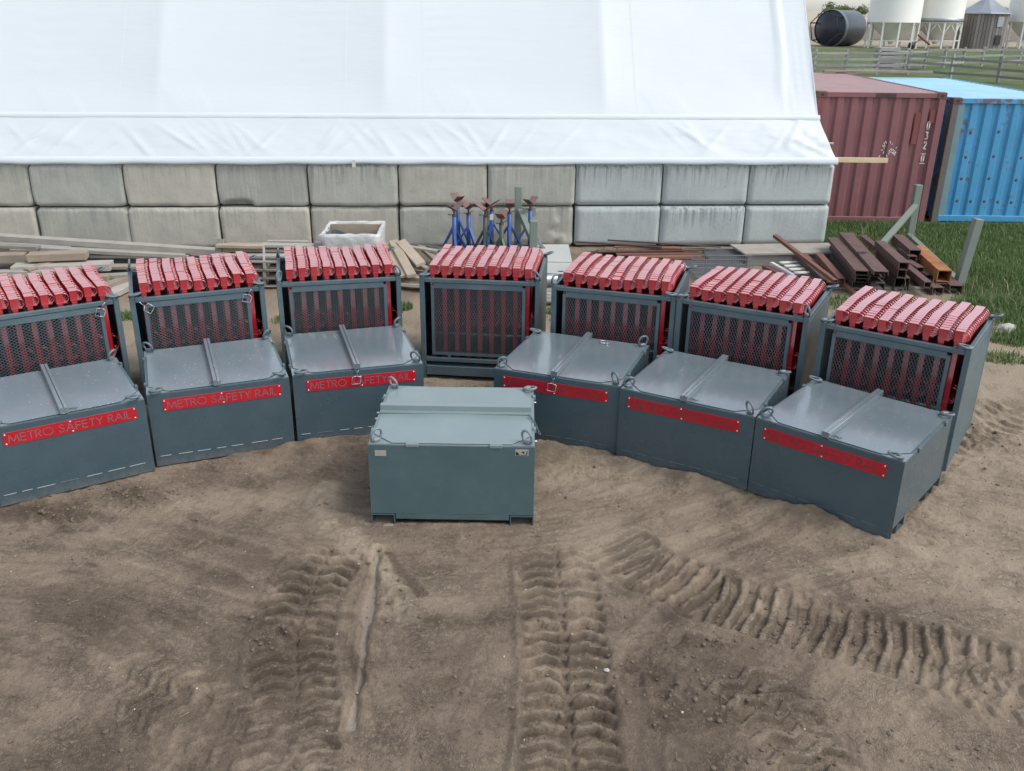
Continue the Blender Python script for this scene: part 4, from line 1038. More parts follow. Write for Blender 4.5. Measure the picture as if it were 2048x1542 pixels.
MB().box(1.10, 1.48, 0.001, 0.005, 2.415, 2.485).build('bare_patch', rust_dark, cm)
sc = MB(); rs = random.Random(5)
for i in range(26):
    an = rs.uniform(0, 6.28); rr = rs.uniform(0.05, 0.20); cx, cz = 1.47 + rr * math.cos(an), 1.42 + rr * 0.9 * math.sin(an); L = rs.uniform(.01, .03)
    d = Vector((math.cos(an + .3), 0, math.sin(an + .3))) * L; w_ = Vector((-d.z, 0, d.x)).normalized() * 0.007; p_ = Vector((cx, 0.026, cz))
    sc.add([p_ - d - w_, p_ + d - w_, p_ + d + w_, p_ - d + w_], [(0, 1, 2, 3)])
tag(sc.build('paint_chips', white_print, cm), kind='stuff')
cb, pr_ = container('shipping_container', 'bright blue shipping container with rust spots at the right edge of the picture', 8.401, 18.21, 2.40, blue_c, blue_roof, post_rust, blue_c)
MB().box(0.1305, 0.255, 0.024, 0.029, 0.14, 2.28).build('worn_edge', blue_edge, cb)
spot_m = m_rust('burnt_weld_spot', (0.06, 0.055, 0.05), (0.09, 0.07, 0.06), (0.14, 0.08, 0.05), scale=20)
spot_me = MB().lathe([(0.0001, 0.006), (0.014, 0.005), (0.022, 0.0015), (0.032, 0.0)], 12).mesh('weld_spot', spot_m)
ribx = [0.131 + (2.438 - 0.262) / 8 * (i + 0.21) for i in range(8)]
for i, bx_ in enumerate(ribx):
    if i == 0: continue
    for z_ in (0.42, 0.86, 1.30, 1.76):
        if i % 2 == 1 or z_ in (0.42,): link('weld_spot', spot_me, cb, (bx_, 0.030, z_ + rng.uniform(-.02, .02)), (R(90), 0, 0))
tag(MB().chbox(-1.35, 1.35, -0.07, 0.07, 0, 0.05, 0.006).build('roof_plank', wood_tan, None, (8.95, 23.75, 2.515), (0, 0, 0.02)), 'long tan plank lying across the far end of the container roofs', 'plank')
tag(MB().chbox(0, 1.25, -0.02, 0.02, -0.045, 0.045, 0.003).build('timber', wood_new, None, (5.64, 16.95, 1.40), (0, 0.02, 0.12)), 'pale pine timber poking out of the white building in front of the maroon container', 'timber')
tag(MB().chbox(0, 0.12, -0.03, 0.03, -0.015, 0.015, 0.003).build('timber', wood_new, None, (5.60, 16.75, 1.72), (0, 0.05, 0.12)), 'short pale timber end poking out at the edge of the white building', 'timber')

# ------------------------------------------------------------------ planks and timbers
def bar(name, p0, p1, w, t_, mat, label, cat, group=None, roll=0.0, hollow=False, chan=False):
    """straight piece from p0 to p1 (top centre line), width w, thickness t_"""
    p0, p1 = Vector(p0), Vector(p1); d = p1 - p0; L = d.length; d.normalize()
    s = Vector((0, 0, 1)).cross(d).normalized(); n = d.cross(s)
    M_ = Matrix((d, s, n)).transposed().to_4x4()
    if roll: M_ = M_ @ Matrix.Rotation(roll, 4, 'X')
    m = MB()
    if hollow:
        k = min(0.012, t_ * 0.12)
        o_ = [(-w / 2, -t_), (w / 2, -t_), (w / 2, 0), (-w / 2, 0)]; i_ = [(-w / 2 + k, -t_ + k), (w / 2 - k, -t_ + k), (w / 2 - k, -k), (-w / 2 + k, -k)]
        vs = [(x_, p[0], p[1]) for x_ in (0, L) for p in o_] + [(x_, p[0], p[1]) for x_ in (0, L) for p in i_]
        fs = []
        for i in range(4):
            j = (i + 1) % 4
            fs += [(i, j, 4 + j, 4 + i), (8 + i, 12 + i, 12 + j, 8 + j), (i, 8 + i, 8 + j, j), (4 + i, 4 + j, 12 + j, 12 + i)]
        m.add(vs, fs)
    elif chan:                                  # channel, open side down
        k = 0.01
        m.prism([(-w / 2, -t_), (-w / 2, 0), (w / 2, 0), (w / 2, -t_), (w / 2 - k, -t_), (w / 2 - k, -k), (-w / 2 + k, -k), (-w / 2 + k, -t_)], 0, L, 'x')
    else:
        m.chbox(0, L, -w / 2, w / 2, -t_, 0, min(0.006, t_ * 0.2))
    o = m.build(name, mat, None); M_.translation = p0; o.matrix_world = M_
    return tag(o, label, cat, group)
LG = 'loose timbers in the left pile'
lum = [((-8.6, 13.85, .62), (-4.55, 13.75, .42), .16, .09, wood_grey, 'long pale timber lying highest along the wall in the left lumber pile'),
 ((-8.5, 14.1, .36), (-6.6, 14.1, .36), .24, .10, wood_grey, 'dark-edged board at the far left of the lumber pile against the wall'),
 ((-7.78, 13.80, .38), (-7.0, 13.72, .40), .16, .05, wood_tan, 'short board behind the stacked timber blocks in the left pile'),
 ((-7.25, 13.62, .46), (-5.05, 13.66, .36), .15, .06, wood_grey, 'grey plank sloping right behind the second cage in the left pile'),
 ((-7.2, 13.16, .47), (-6.40, 13.33, .47), .22, .11, wood_tan, 'short thick pinkish timber on top of the left lumber pile'),
 ((-8.3, 13.21, .42), (-7.36, 13.38, .42), .22, .13, wood_tan, 'short thick timber with brown end grain at the left picture edge'),
 ((-7.38, 13.02, .33), (-6.02, 13.25, .33), .26, .11, wood_grey, 'heavy grey timber with ribbed end lying under the short timbers'),
 ((-6.5, 13.66, .34), (-5.0, 13.68, .34), .13, .05, wood_grey, 'straight pale plank behind the second cage, lower one of two'),
 ((-6.6, 13.50, .21), (-4.9, 13.56, .21), .18, .05, wood_grey, 'low flat board under the straight pale plank'),
 ((-8.2, 12.72, .30), (-6.23, 13.06, .27), .15, .09, wood_grey, 'long pale timber behind the leftmost cage in the left pile'),
 ((-7.3, 12.72, .22), (-5.95, 12.95, .22), .18, .15, wood_tan, 'timber with orange knot on its end behind the leftmost cage'),
 ((-6.06, 12.40, .15), (-5.66, 13.30, .16), .15, .10, wood_tan, 'timber pointing away between the first and second cage'),
 ((-5.82, 12.25, .09), (-5.58, 13.45, .10), .20, .08, wood_grey, 'flat board on the soil pointing away between first and second cage'),
 ((-8.5, 13.95, .24), (-5.2, 13.95, .22), .30, .10, wood_old, 'wide dark plank at the bottom of the left lumber pile'),
 ((-8.3, 13.45, .18), (-5.6, 13.5, .18), .26, .14, wood_old, 'bottom timber carrying the left lumber pile'),
 ((-8.0, 13.0, .11), (-6.0, 13.0, .11), .30, .10, wood_old, 'lowest front timber below the left lumber pile')]
lum += [((-8.4, 13.55, .52), (-7.2, 13.50, .50), .14, .05, wood_grey, 'thin grey board end on top at the far left of the lumber pile'),
 ((-6.9, 13.85, .40), (-5.6, 13.95, .33), .12, .05, wood_old, 'dark board tucked under the long pale timber'),
 ((-6.4, 13.25, .27), (-5.3, 13.38, .25), .14, .05, wood_tan, 'tan board right of the ribbed timber end'),
 ((-6.3, 12.95, .20), (-5.35, 13.22, .20), .13, .06, wood_grey, 'grey board low behind the left edge of the second cage'),
 ((-7.1, 12.85, .32), (-6.85, 13.35, .36), .12, .04, wood_tan, 'short board lying crosswise on the pile behind the leftmost cage'),
 ((-5.3, 13.85, .30), (-4.65, 13.70, .28), .13, .05, wood_grey, 'short board end by the pallet pile behind the second cage'),
 ((-5.1, 13.55, .14), (-4.55, 13.45, .14), .15, .06, wood_tan, 'small board on the ground beside the pallets'),
 ((-8.4, 12.95, .26), (-7.5, 12.85, .24), .16, .07, wood_old, 'dark timber end behind the leftmost red rails')]
for p0, p1, w, th, mt, lb in lum: bar('timber', p0, p1, w, th, mt, lb, 'timber', LG)
# pallets with boards and a ribbon
def pallet(name, loc, rz, label, mat, W=1.2, D=1.0, nb=7):
    p = empty(name, loc, rz, label, 'pallet', 'pallets behind the cages')
    bm = MB().chbox(-W / 2, W / 2, -0.045, 0.045, 0, 0.02, 0.003).mesh('deck_board', mat)
    st = MB().chbox(-0.022, 0.022, -D / 2, D / 2, 0, 0.09, 0.003).mesh('stringer', mat)
    for i in range(nb): link('deck_board', bm, p, (0, -D / 2 + 0.05 + i * (D - 0.1) / (nb - 1), 0.112))
    for x_ in (-W / 2 + 0.03, 0, W / 2 - 0.03): link('stringer', st, p, (x_, 0, 0.021))
    for i in (0, 3, 6): link('deck_board', bm, p, (0, -D / 2 + 0.05 + i * (D - 0.1) / 6, 0.0))
    return p
for i, nm in enumerate(('lowest', 'second', 'third')):
    pallet('wooden_pallet', (-3.72 + 0.03 * i, 13.55 - 0.02 * i, 0.02 + 0.133 * i), 0.03 - 0.02 * i, 'weathered pallet, %s in the stack between the second and third cage' % (nm if i != 1 else 'middle one'), wood_grey, 1.35, 1.0)
yb = 13.12
for j, (x0, x1, z, y_, w_) in enumerate([(-4.45, -3.05, .47, 13.22, .16), (-4.42, -3.0, .52, 13.42, .16), (-4.40, -3.02, .47, 13.62, .2), (-4.44, -3.72, .60, 13.34, .14), (-3.78, -2.98, .60, 13.40, .15), (-4.35, -3.0, .545, 13.60, .16), (-3.72, -3.1, .625, 13.50, .06)]):
    bar('board', (x0, y_, z), (x1, y_ + rng.uniform(-.03, .03), z + rng.uniform(-.01, .01)), w_, .045 if j != 6 else .02, wood_tan if j % 2 else wood_grey,
        ['front board of the pile on the pallets', 'second board of the pile on the pallets', 'wide board on the pallets', 'upper left board lying on the pallet pile', 'upper right board lying on the pallet pile', 'rear board of the pallet pile against the wall', 'thin pale slat lying on the pallet pile'][j] + ' behind the third cage', 'board', 'boards on the pallets')
bar('board', (-4.50, 13.02, .05), (-4.40, 13.42, .66), .12, .03, wood_grey, 'narrow board leaning upright against the pallet pile', 'board')
tag(MB().chbox(-.05, .05, -.05, .05, -.05, .05, .006).build('wood_block', wood_old, None, (-2.93, 13.35, .60), (0, 0, .2)), 'dark square wood block at the right end of the pallet boards', 'block')
rb = MB(); rb.grid([[(x_ + 0.01 * math.sin(z_ * 12), 13.115 - 0.01 * math.cos(z_ * 9), z_) for z_ in np.linspace(0.10, 0.62, 12)] for x_ in (-3.70, -3.665)])
tag(rb.build('ribbon', white_print), 'white plastic ribbon hanging down the front of the pallet pile', 'ribbon')
jum = [((-2.05, 14.35, .40), (-1.66, 13.05, .22)), ((-1.93, 14.3, .46), (-1.50, 13.0, .26)), ((-1.80, 14.2, .48), (-1.40, 13.35, .34)), ((-1.85, 14.42, .36), (-1.15, 14.2, .32)), ((-1.50, 14.46, .34), (-1.12, 13.8, .22)), ((-1.80, 13.40, .20), (-1.15, 13.05, .14)), ((-1.65, 13.75, .30), (-1.05, 13.30, .18)), ((-1.95, 13.1, .12), (-1.1, 12.95, .10)), ((-2.0, 13.7, .14), (-1.1, 13.7, .12)), ((-1.4, 14.6, .30), (-1.0, 14.2, .36))]
jl = ['leftmost slanting plank', 'second slanting plank', 'third slanting plank', 'plank lying across the back', 'plank behind the wire of blue stands', 'low plank pointing at the middle cage', 'plank lying crosswise on top', 'bottom front plank', 'bottom rear plank', 'pale board end sticking up']
jl[4] = 'plank nearest the blue stands'
for (p0, p1), l_ in zip(jum, jl): bar('plank', p0, p1, rng.uniform(.12, .17), rng.uniform(.04, .06), wood_grey if rng.rand() < .7 else wood_tan, l_ + ' in the heap between third and middle cage', 'plank', 'planks heaped between third and middle cage', roll=rng.uniform(-.35, .35))

# plastic wrapped crate
wc = empty('wrapped_box', (-2.49, 13.93, 0), 0.03, 'open box wrapped in white plastic standing by the concrete wall', 'box')
wm = NT('white_plastic_wrap'); v = wm.coord(); n_ = wm.noise(v, 5, 5, .6, 1.0); wm.base(wm.mix(wm.ramp(n_, [(0.4, 0.0), (0.6, 1.0)]), (0.46, 0.47, 0.46), (0.56, 0.57, 0.56))); wm.rough(0.35); wm.bump(n_, 0.5, 0.04)
wr = MB(); hw_, hd_, ht_ = 0.44, 0.47, 0.73
ringp = [(-hw_ + 2 * hw_ * i / 8, -hd_) for i in range(8)] + [(hw_, -hd_ + 2 * hd_ * i / 8) for i in range(8)] + [(hw_ - 2 * hw_ * i / 8, hd_) for i in range(8)] + [(-hw_, hd_ - 2 * hd_ * i / 8) for i in range(8)]
def wringl(s, z): return [(p[0] * s + rng.uniform(-.012, .012), p[1] * s + rng.uniform(-.012, .012), z + rng.uniform(-.012, .012)) for p in ringp]
lv_ = [wringl(1.0, 0.0), wringl(1.02, .12), wringl(1.0, .24), wringl(1.01, .36), wringl(1.0, .48), wringl(1.02, .60), wringl(1.03, ht_ - .04), wringl(1.0, ht_), wringl(.93, ht_ + .005), wringl(.91, ht_ - .04), wringl(.90, ht_ - .06)]
vs = [p for r_ in lv_ for p in r_]; fs = [(i * 32 + k, i * 32 + (k + 1) % 32, (i + 1) * 32 + (k + 1) % 32, (i + 1) * 32 + k) for i in range(len(lv_) - 1) for k in range(32)]
wr.add(vs, fs, True); wr.build('plastic_wrap', wm.m, wc)
MB().box(-.36, .36, -.37, .37, .1, .30).build('contents', rust_dark, wc)
for q_ in ((-.40, .40, .395, .405, wood_tan), (-.40, .40, -.405, -.395, grate_m), (-.41, -.40, -.39, .39, grate_m), (.40, .41, -.39, .39, grate_m)): MB().box(q_[0], q_[1], q_[2], q_[3], .05, .70).build('inner_board', q_[4], wc)
lin = MB(); lin.grid([[(x_, .385 - .03 * abs(math.sin(x_ * 9)), z_ - .06 * math.sin(x_ * 5 + 1)) for z_ in (.30, .45, .58)] for x_ in np.linspace(-.38, .38, 22)]); lin.build('liner', grate_m, wc)

# ------------------------------------------------------------------ pipe stands
def stand(name, x, y, ht, rz, mat, label, headrot=0.0, head=True):
    s = empty(name, (x, y, 0), rz, label, 'pipe stand', 'pipe stands by the concrete wall')
    tz = ht - 0.20
    MB().tube([(0, 0, 0.06), (0, 0, tz)], 0.036, 12).build('tube', mat, s)
    for i in range(3):
        an = 2 * math.pi * i / 3 + 0.4; cx, cy = math.cos(an), math.sin(an)
        lg = MB(); a = Vector((cx * .03, cy * .03, tz - .22)); b = Vector((cx * .36, cy * .36, 0.012))
        sd_ = Vector((-cy, cx, 0)) * 0.02; n_ = (b - a).cross(sd_).normalized() * 0.014
        lg.add([a + sd_ + n_, a - sd_ + n_, a - sd_ - n_, a + sd_ - n_, b + sd_ + n_, b - sd_ + n_, b - sd_ - n_, b + sd_ - n_], [(0, 1, 2, 3), (4, 7, 6, 5), (0, 4, 5, 1), (1, 5, 6, 2), (2, 6, 7, 3), (3, 7, 4, 0)])
        lg.build('leg', mat, s)
        st_ = MB(); st_.tube([(cx * .03, cy * .03, .14), (cx * .24, cy * .24, .14)], .009, 6); st_.build('strut', mat, s)
    MB().tube([(0, 0, tz), (0, 0, tz + .11)], 0.017, 8).build('screw', rust_dark, s)
    hn = MB(); hn.tube([(-.10, .01, tz + .035), (.02, 0, tz + .025), (.11, .02, tz + .05)], .007, 6); hn.tube([(-.03, 0, tz + .012), (.03, 0, tz + .012)], .026, 8); hn.build('screw_handle', rust_dark, s)
    hd = empty_part = MB()
    for sg_ in (-1, 1):
        M_ = Matrix.Translation((0, 0, tz + .105)) @ Matrix.Rotation(headrot, 4, 'Z') @ Matrix.Rotation(-sg_ * R(32), 4, 'Y')
        hd.box(0.0 if sg_ > 0 else -.19, .19 if sg_ > 0 else 0.0, -.065, .065, 0, .010, M_)
    Mh = Matrix.Translation((0, 0, tz + .09)); hd.box(-.03, .03, -.03, .03, 0, .022, Mh)
    hd.build('vee_head', primer, s)
    return s
sl = [(-0.965, 14.6, .98, .3, blue_st, 'leftmost blue pipe stand with dusty brown vee head', .5), (-0.94, 15.15, 1.02, 1.1, blue_st, 'blue pipe stand hidden behind the leftmost blue stand', .9),
      (-0.748, 14.9, .95, .8, blue_st, 'blue pipe stand, second in the row, head turned edge-on', 1.5), (-0.46, 14.5, 1.0, .1, dark_st, 'tall dark green pipe stand with large open vee head', -.6),
      (-0.37, 15.05, .98, 1.9, blue_st, 'blue pipe stand with white label behind the dark green one', .8), (-0.195, 14.3, .92, .6, dark_st, 'lowest brown and dark pipe stand in front of the others', .7),
      (-0.073, 15.0, .95, .2, blue_st, 'blue pipe stand left of the tall grey post', 1.4), (0.275, 15.2, .97, .9, blue_st, 'blue pipe stand right of the tall grey post', .15)]
for x, y, h, rz, mt, lb, hr in sl:
    s_ = stand('pipe_stand', x, y, h, rz, mt, lb, hr)
    if 'white label' in lb: MB().box(-.03, .03, -.042, -.038, h - .34, h - .24).build('paper_label', white_print, s_, None, (0, 0, -rz))

# ------------------------------------------------------------------ grey-green storage racks
def post(parent, x, y, h, w=0.115, lean=(0, 0)):
    m = MB(); c = .006
    m.chbox(-w / 2, w / 2, -w / 2, w / 2, -0.02, h, c)
    return m.build('upright', rack_green, parent, (x, y, 0), (lean[1], lean[0], 0.05))
def brace(parent, a, b, w=.06, t_=.05):
    a, b = Vector(a), Vector(b); d = b - a; L = d.length; d.normalize(); s = Vector((0, 0, 1)).cross(d).normalized(); n = d.cross(s)
    M_ = Matrix((d, s, n)).transposed().to_4x4(); M_.translation = a
    return MB().chbox(0, L, -w / 2, w / 2, -t_ / 2, t_ / 2, .004, M_).build('brace', rack_green, parent)
r1 = empty('storage_rack', (0.07, 15.42, 0), 0, 'grey-green steel rack frame with two uprights behind the blue pipe stands', 'rack', 'grey-green storage racks')
post(r1, 0.0, 0, 1.13); post(r1, 0.25, -1.0, 0.77, .125)
brace(r1, (0.03, -.06, .72), (0.23, -.93, .45), .09, .10); brace(r1, (0.06, .06, .72), (.30, .1, .72), .07, .09); brace(r1, (0.31, -.95, .42), (.62, -.9, .10), .05, .05); brace(r1, (0, -.05, .06), (.25, -.95, .06), .1, .1)
r2 = empty('storage_rack', (7.40, 16.8, 0), 0, 'grey-green steel rack frame with two tall uprights beside the rusty beams', 'rack', 'grey-green storage racks')
post(r2, 0, 0, 0.99, .125); post(r2, -0.56, -3.28, 1.07, .125, (R(5.5), 0))
brace(r2, (-.02, -.07, .62), (-1.42, -2.2, .36), .09, .07); brace(r2, (-.05, -.1, .06), (-.53, -3.2, .06), .1, .1)

# ------------------------------------------------------------------ rusty steel
SG = 'rusty steel sections in the heap'
beams = [((5.34, 15.0, .42), (5.10, 12.95, .42), .20, .06, rust, 0, 1, 'wide rusty channel on top, left one of the two long channels'),
 ((5.56, 15.1, .48), (5.28, 12.75, .46), .21, .06, rust, 0, 1, 'wide rusty channel on top, right one, with pliers lying on it'),
 ((5.36, 14.9, .35), (5.12, 12.98, .35), .20, .06, rust_dark, 0, 1, 'channel directly under the left long channel'),
 ((5.38, 14.9, .28), (5.14, 13.0, .28), .20, .06, rust_dark, 0, 1, 'third channel down under the left long channel'),
 ((5.58, 14.9, .40), (5.32, 12.85, .39), .20, .06, rust_dark, 0, 1, 'channel directly under the right long channel'),
 ((5.58, 14.9, .32), (5.34, 12.9, .31), .20, .06, rust_dark, 0, 1, 'third channel down under the right long channel'),
 ((5.36, 14.9, .20), (5.16, 13.05, .20), .20, .08, rust_dark, 0, 1, 'lowest channel under the left long channel'),
 ((5.60, 14.9, .24), (5.38, 12.95, .23), .20, .10, rust_dark, 0, 1, 'lowest channel under the right long channel'),
 ((5.90, 14.5, .50), (5.77, 13.12, .50), .15, .12, rust, 1, 0, 'square tube with open end right of the long channels'),
 ((5.90, 14.4, .37), (5.78, 13.18, .37), .13, .13, rust, 1, 0, 'square tube below the topmost square tube'),
 ((6.02, 15.35, .36), (5.92, 14.55, .38), .10, .08, rust, 1, 0, 'thin tube end poking out behind the square tubes'),
 ((6.50, 15.3, .42), (6.40, 14.25, .42), .18, .16, rust, 1, 0, 'large dark tube at the rear of the heap under the brace'),
 ((6.36, 14.6, .34), (6.34, 14.02, .34), .13, .10, rust, 1, 0, 'short tube lying on the large dark tube'),
 ((6.68, 14.75, .34), (6.47, 13.25, .34), .20, .18, rust_yel, 1, 0, 'square tube with flaking yellow paint at the right of the heap'),
 ((6.12, 14.0, .30), (6.12, 12.92, .24), .11, .10, rust, 1, 0, 'square tube pointing at the rightmost cage'),
 ((6.25, 14.5, .28), (6.27, 13.7, .28), .12, .08, rust, 0, 1, 'short channel beside the yellow tube'),
 ((6.32, 14.2, .22), (6.36, 13.5, .21), .14, .07, rust_dark, 0, 1, 'small channel under the short channel'),
 ((6.28, 14.1, .14), (6.34, 13.1, .13), .17, .12, rust, 0, 1, 'ground channel at the front, left of three'),
 ((6.50, 14.2, .15), (6.46, 13.18, .14), .17, .12, rust, 0, 1, 'ground channel at the front, middle of three'),
 ((6.76, 14.4, .15), (6.63, 13.2, .14), .19, .13, rust, 0, 1, 'ground channel at the front, right of three'),
 ((6.00, 14.6, .22), (5.85, 13.2, .22), .22, .20, rust_dark, 1, 0, 'big dark box section at the bottom middle of the heap'),
 ((4.22, 14.52, .58), (4.75, 13.02, .24), .07, .05, rust_red, 1, 0, 'thin reddish tube sticking up at the left of the heap'),
 ((4.60, 14.44, .29), (4.72, 13.2, .18), .11, .10, rust_dark, 0, 1, 'dark channel sloping beside the white pallet'),
 ((4.92, 14.4, .31), (4.90, 13.10, .22), .11, .08, rust_red, 0, 1, 'reddish channel left of the stacked long channels'),
 ((4.74, 14.6, .24), (4.92, 13.45, .12), .09, .04, rust_red, 0, 0, 'reddish flat bar between the two sloping channels'),
 ((4.98, 13.45, .15), (5.08, 12.85, .08), .07, .04, rust_or, 0, 0, 'short orange flat bar near the ground in front'),
 ((4.70, 13.25, .18), (5.0, 13.22, .16), .06, .03, rust_or, 0, 0, 'small orange angle lying across the channel ends'),
 ((4.05, 14.35, .12), (4.25, 13.75, .10), .12, .06, rust_red, 0, 0, 'brown block left of the white pallet'),
 ((4.28, 14.30, .10), (4.42, 13.70, .09), .06, .04, rust_red, 0, 0, 'short reddish bar left of the white pallet'),
 ((4.58, 13.9, .14), (4.80, 13.4, .10), .22, .05, rust_red, 0, 0, 'reddish plate in front of the white pallet')]
for p0, p1, w, th, mt, hol, ch, lb in beams: bar('steel_section', (p0[0] + rng.uniform(-.02, .02), p0[1] + rng.uniform(-.08, .08), p0[2]), (p1[0] + rng.uniform(-.02, .02), p1[1] + rng.uniform(-.08, .08), p1[2]), w, th, mt, lb + (' in the rusty heap' if len(lb.split()) < 12 else ''), 'steel section', SG, hollow=bool(hol), chan=bool(ch))
# supports under the heap
for (x0, x1, y_, lb) in ((4.6, 6.8, 13.35, 'front'), (4.7, 6.9, 14.6, 'rear')):
    bar('bearer', (x0, y_, .045), (x1, y_ + .02, .045), .10, .05, wood_old, lb + ' wooden bearer on the ground under the rusty steel heap', 'timber')
pl = empty('pliers', (5.36, 13.72, .476), 0.25, 'black pliers lying on the long rusty channel', 'pliers')
MB().tube([(-.12, .012, .01), (-.04, .022, .012), (.02, .004, .012)], .008, 6).build('handle', black_rub, pl)
MB().tube([(-.12, -.012, .01), (-.04, -.022, .012), (.02, -.004, .012)], .008, 6).build('handle', black_rub, pl)
MB().chbox(.01, .08, -.012, .012, .004, .02, .004).build('jaw', rust_dark, pl)
fl_ = [((1.05, 15.22, .25), (2.5, 15.03, .22), .05, .02, rust_dark), ((1.60, 15.24, .28), (3.5, 15.09, .22), .05, .02, rust_dark), ((1.70, 15.12, .20), (2.85, 15.07, .20), .08, .03, rust_or), ((1.40, 14.98, .15), (3.25, 15.12, .17), .10, .03, rust),
       ((1.72, 14.92, .12), (3.15, 15.06, .12), .12, .03, rust_red), ((1.98, 14.82, .10), (3.15, 14.95, .10), .10, .03, rust_or), ((2.5, 14.80, .08), (3.4, 14.86, .08), .08, .02, rust), ((1.2, 15.08, .10), (2.9, 15.2, .10), .14, .06, rust_dark), ((1.3, 14.85, .06), (3.0, 14.7, .06), .14, .05, rust_dark)]
fn_ = ['thin dark rod on top at the left', 'longest thin dark rod on top', 'orange rusty flat bar', 'long brown flat bar', 'reddish flat bar in the middle', 'orange-edged flat bar in front', 'short brown strip at the right', 'dark bottom bar nearest the wall', 'dark bottom bar farthest from the wall']
for (p0, p1, w, th, mt), lb in zip(fl_, fn_): bar('flat_bar', p0, p1, w, th, mt, lb + ' in the flat bars by the wall', 'steel bar', 'flat bars by the wall')
# plywood sheet on a bearer, grating panels, pale sheet, pipe, white pallet
def quad(name, c4, th, mat, label, cat, group=None):
    m = MB(); a = [Vector(p) for p in c4]
    m.add(a + [p - Vector((0, 0, th)) for p in a], [(0, 1, 2, 3), (7, 6, 5, 4)] + [(i, i + 4, (i + 1) % 4 + 4, (i + 1) % 4) for i in range(4)])
    return tag(m.build(name, mat), label, cat, group)
quad('plywood_sheet', [(3.80, 14.60, .22), (5.40, 14.78, .22), (5.50, 15.40, .23), (3.68, 15.20, .23)], .03, ply, 'dirty plywood sheet lying along the foot of the wall', 'board')
for i, (x0, y0) in enumerate(((3.86, 14.72), (4.6, 14.85))): bar('bearer', (x0, y0, .188), (x0 + .75, y0 + .09, .188), .14, .19, wood_old, ('left' if i == 0 else 'right') + ' grey timber under the plywood sheet', 'timber')
def grating(name, c, rz, W, D, z, label, tilt=0.0):
    g = empty(name, (c[0], c[1], z), rz, label, 'grating', 'steel grating panels on the ground'); g.rotation_euler = (tilt, 0, rz)
    bars = MB(); n = int(W / .035)
    for i in range(n + 1): x_ = -W / 2 + W * i / n; bars.box(x_ - .003, x_ + .003, -D / 2, D / 2, 0, .03)
    tag(bars.build('bearing_bars', grate_m, g), kind='stuff')
    cr = MB(); n = int(D / .06)
    for i in range(n + 1): y_ = -D / 2 + D * i / n; cr.box(-W / 2, W / 2, y_ - .004, y_ + .004, .022, .032)
    tag(cr.build('cross_rods', grate_m, g), kind='stuff')
    for q_ in ((-W / 2 - .006, W / 2 + .006, -D / 2 - .008, -D / 2 - .001), (-W / 2 - .006, W / 2 + .006, D / 2 + .001, D / 2 + .008)): MB().box(*q_, 0, .033).build('edge_band', grate_m, g)
grating('steel_grating', (3.30, 14.15), 0.06, .95, 1.0, .05, 'grey steel grating panel lying behind the fifth cage')
grating('steel_grating', (3.62, 14.98), 0.03, .80, .55, .10, 'grey steel grating panel nearest the wall behind the flat bars', .03)
grating('steel_grating', (3.1, 13.15), 0.0, .9, .5, .30, 'upright toothed grating just behind the gap of fifth and sixth cage', R(75))
quad('sheet_panel', [(0.36, 14.05, .20), (0.93, 14.02, .20), (0.90, 14.62, .34), (0.38, 14.60, .34)], .012, sheet_m, 'plain grey-green sheet panel leaning behind the middle cage', 'panel')
sp = quad('sheet_panel', [(0.36, 13.50, .17), (0.86, 13.42, .17), (0.93, 13.98, .20), (0.36, 14.0, .20)], .012, sheet_m, 'pale sheet with two holes lying behind the middle cage', 'panel')
for hx, hy in ((0.73, 13.56), (0.86, 13.55)):
    MB().add([(hx + .05 * math.cos(q_), hy + .032 * math.sin(q_), .1775) for q_ in [2 * math.pi * i / 16 for i in range(16)]], [tuple(range(16))]).build('hole', dark_int, sp)
pp = MB(); pp.tube([(0.20, 13.18, .13), (0.68, 13.30, .13)], .075, 18, cap=False); pp.tube([(0.66, 13.295, .13), (0.681, 13.30, .13)], .078, 18, cap=False)
tag(pp.build('steel_pipe', silver), 'short galvanised pipe lying between the middle and fifth cage', 'pipe')
for i in range(4): bar('board', (0.35, 12.45 + .17 * i, .06), (1.0, 12.5 + .17 * i, .06), .13, .03, wood_old, ['nearest', 'second', 'third', 'farthest'][i] + ' weathered deck board on the soil between middle and fifth cage', 'board', 'deck boards between cages')
wp = empty('white_pallet', (4.56, 14.15, .10), 0.2, 'small white painted slatted pallet by the rusty heap', 'pallet')
for i in range(4): MB().chbox(-.26, .30, -.045, .045, 0, .022, .003).build('slat', white_wood, wp, (0.02 * i, -.36 + .2 * i, .03))
MB().chbox(-.34, -.28, -.42, .32, -.08, .04, .004).build('side_board', white_wood, wp); MB().chbox(.26, .30, -.42, .32, -.08, .028, .004).build('side_board', white_wood, wp)
tag(MB().chbox(-.16, .16, -.11, .11, 0, .16, .01).build('wood_block', white_wood, None, (2.55, 14.0, .02), (0, 0, .4)), 'pale wood block by the back corner of the fifth cage', 'block')

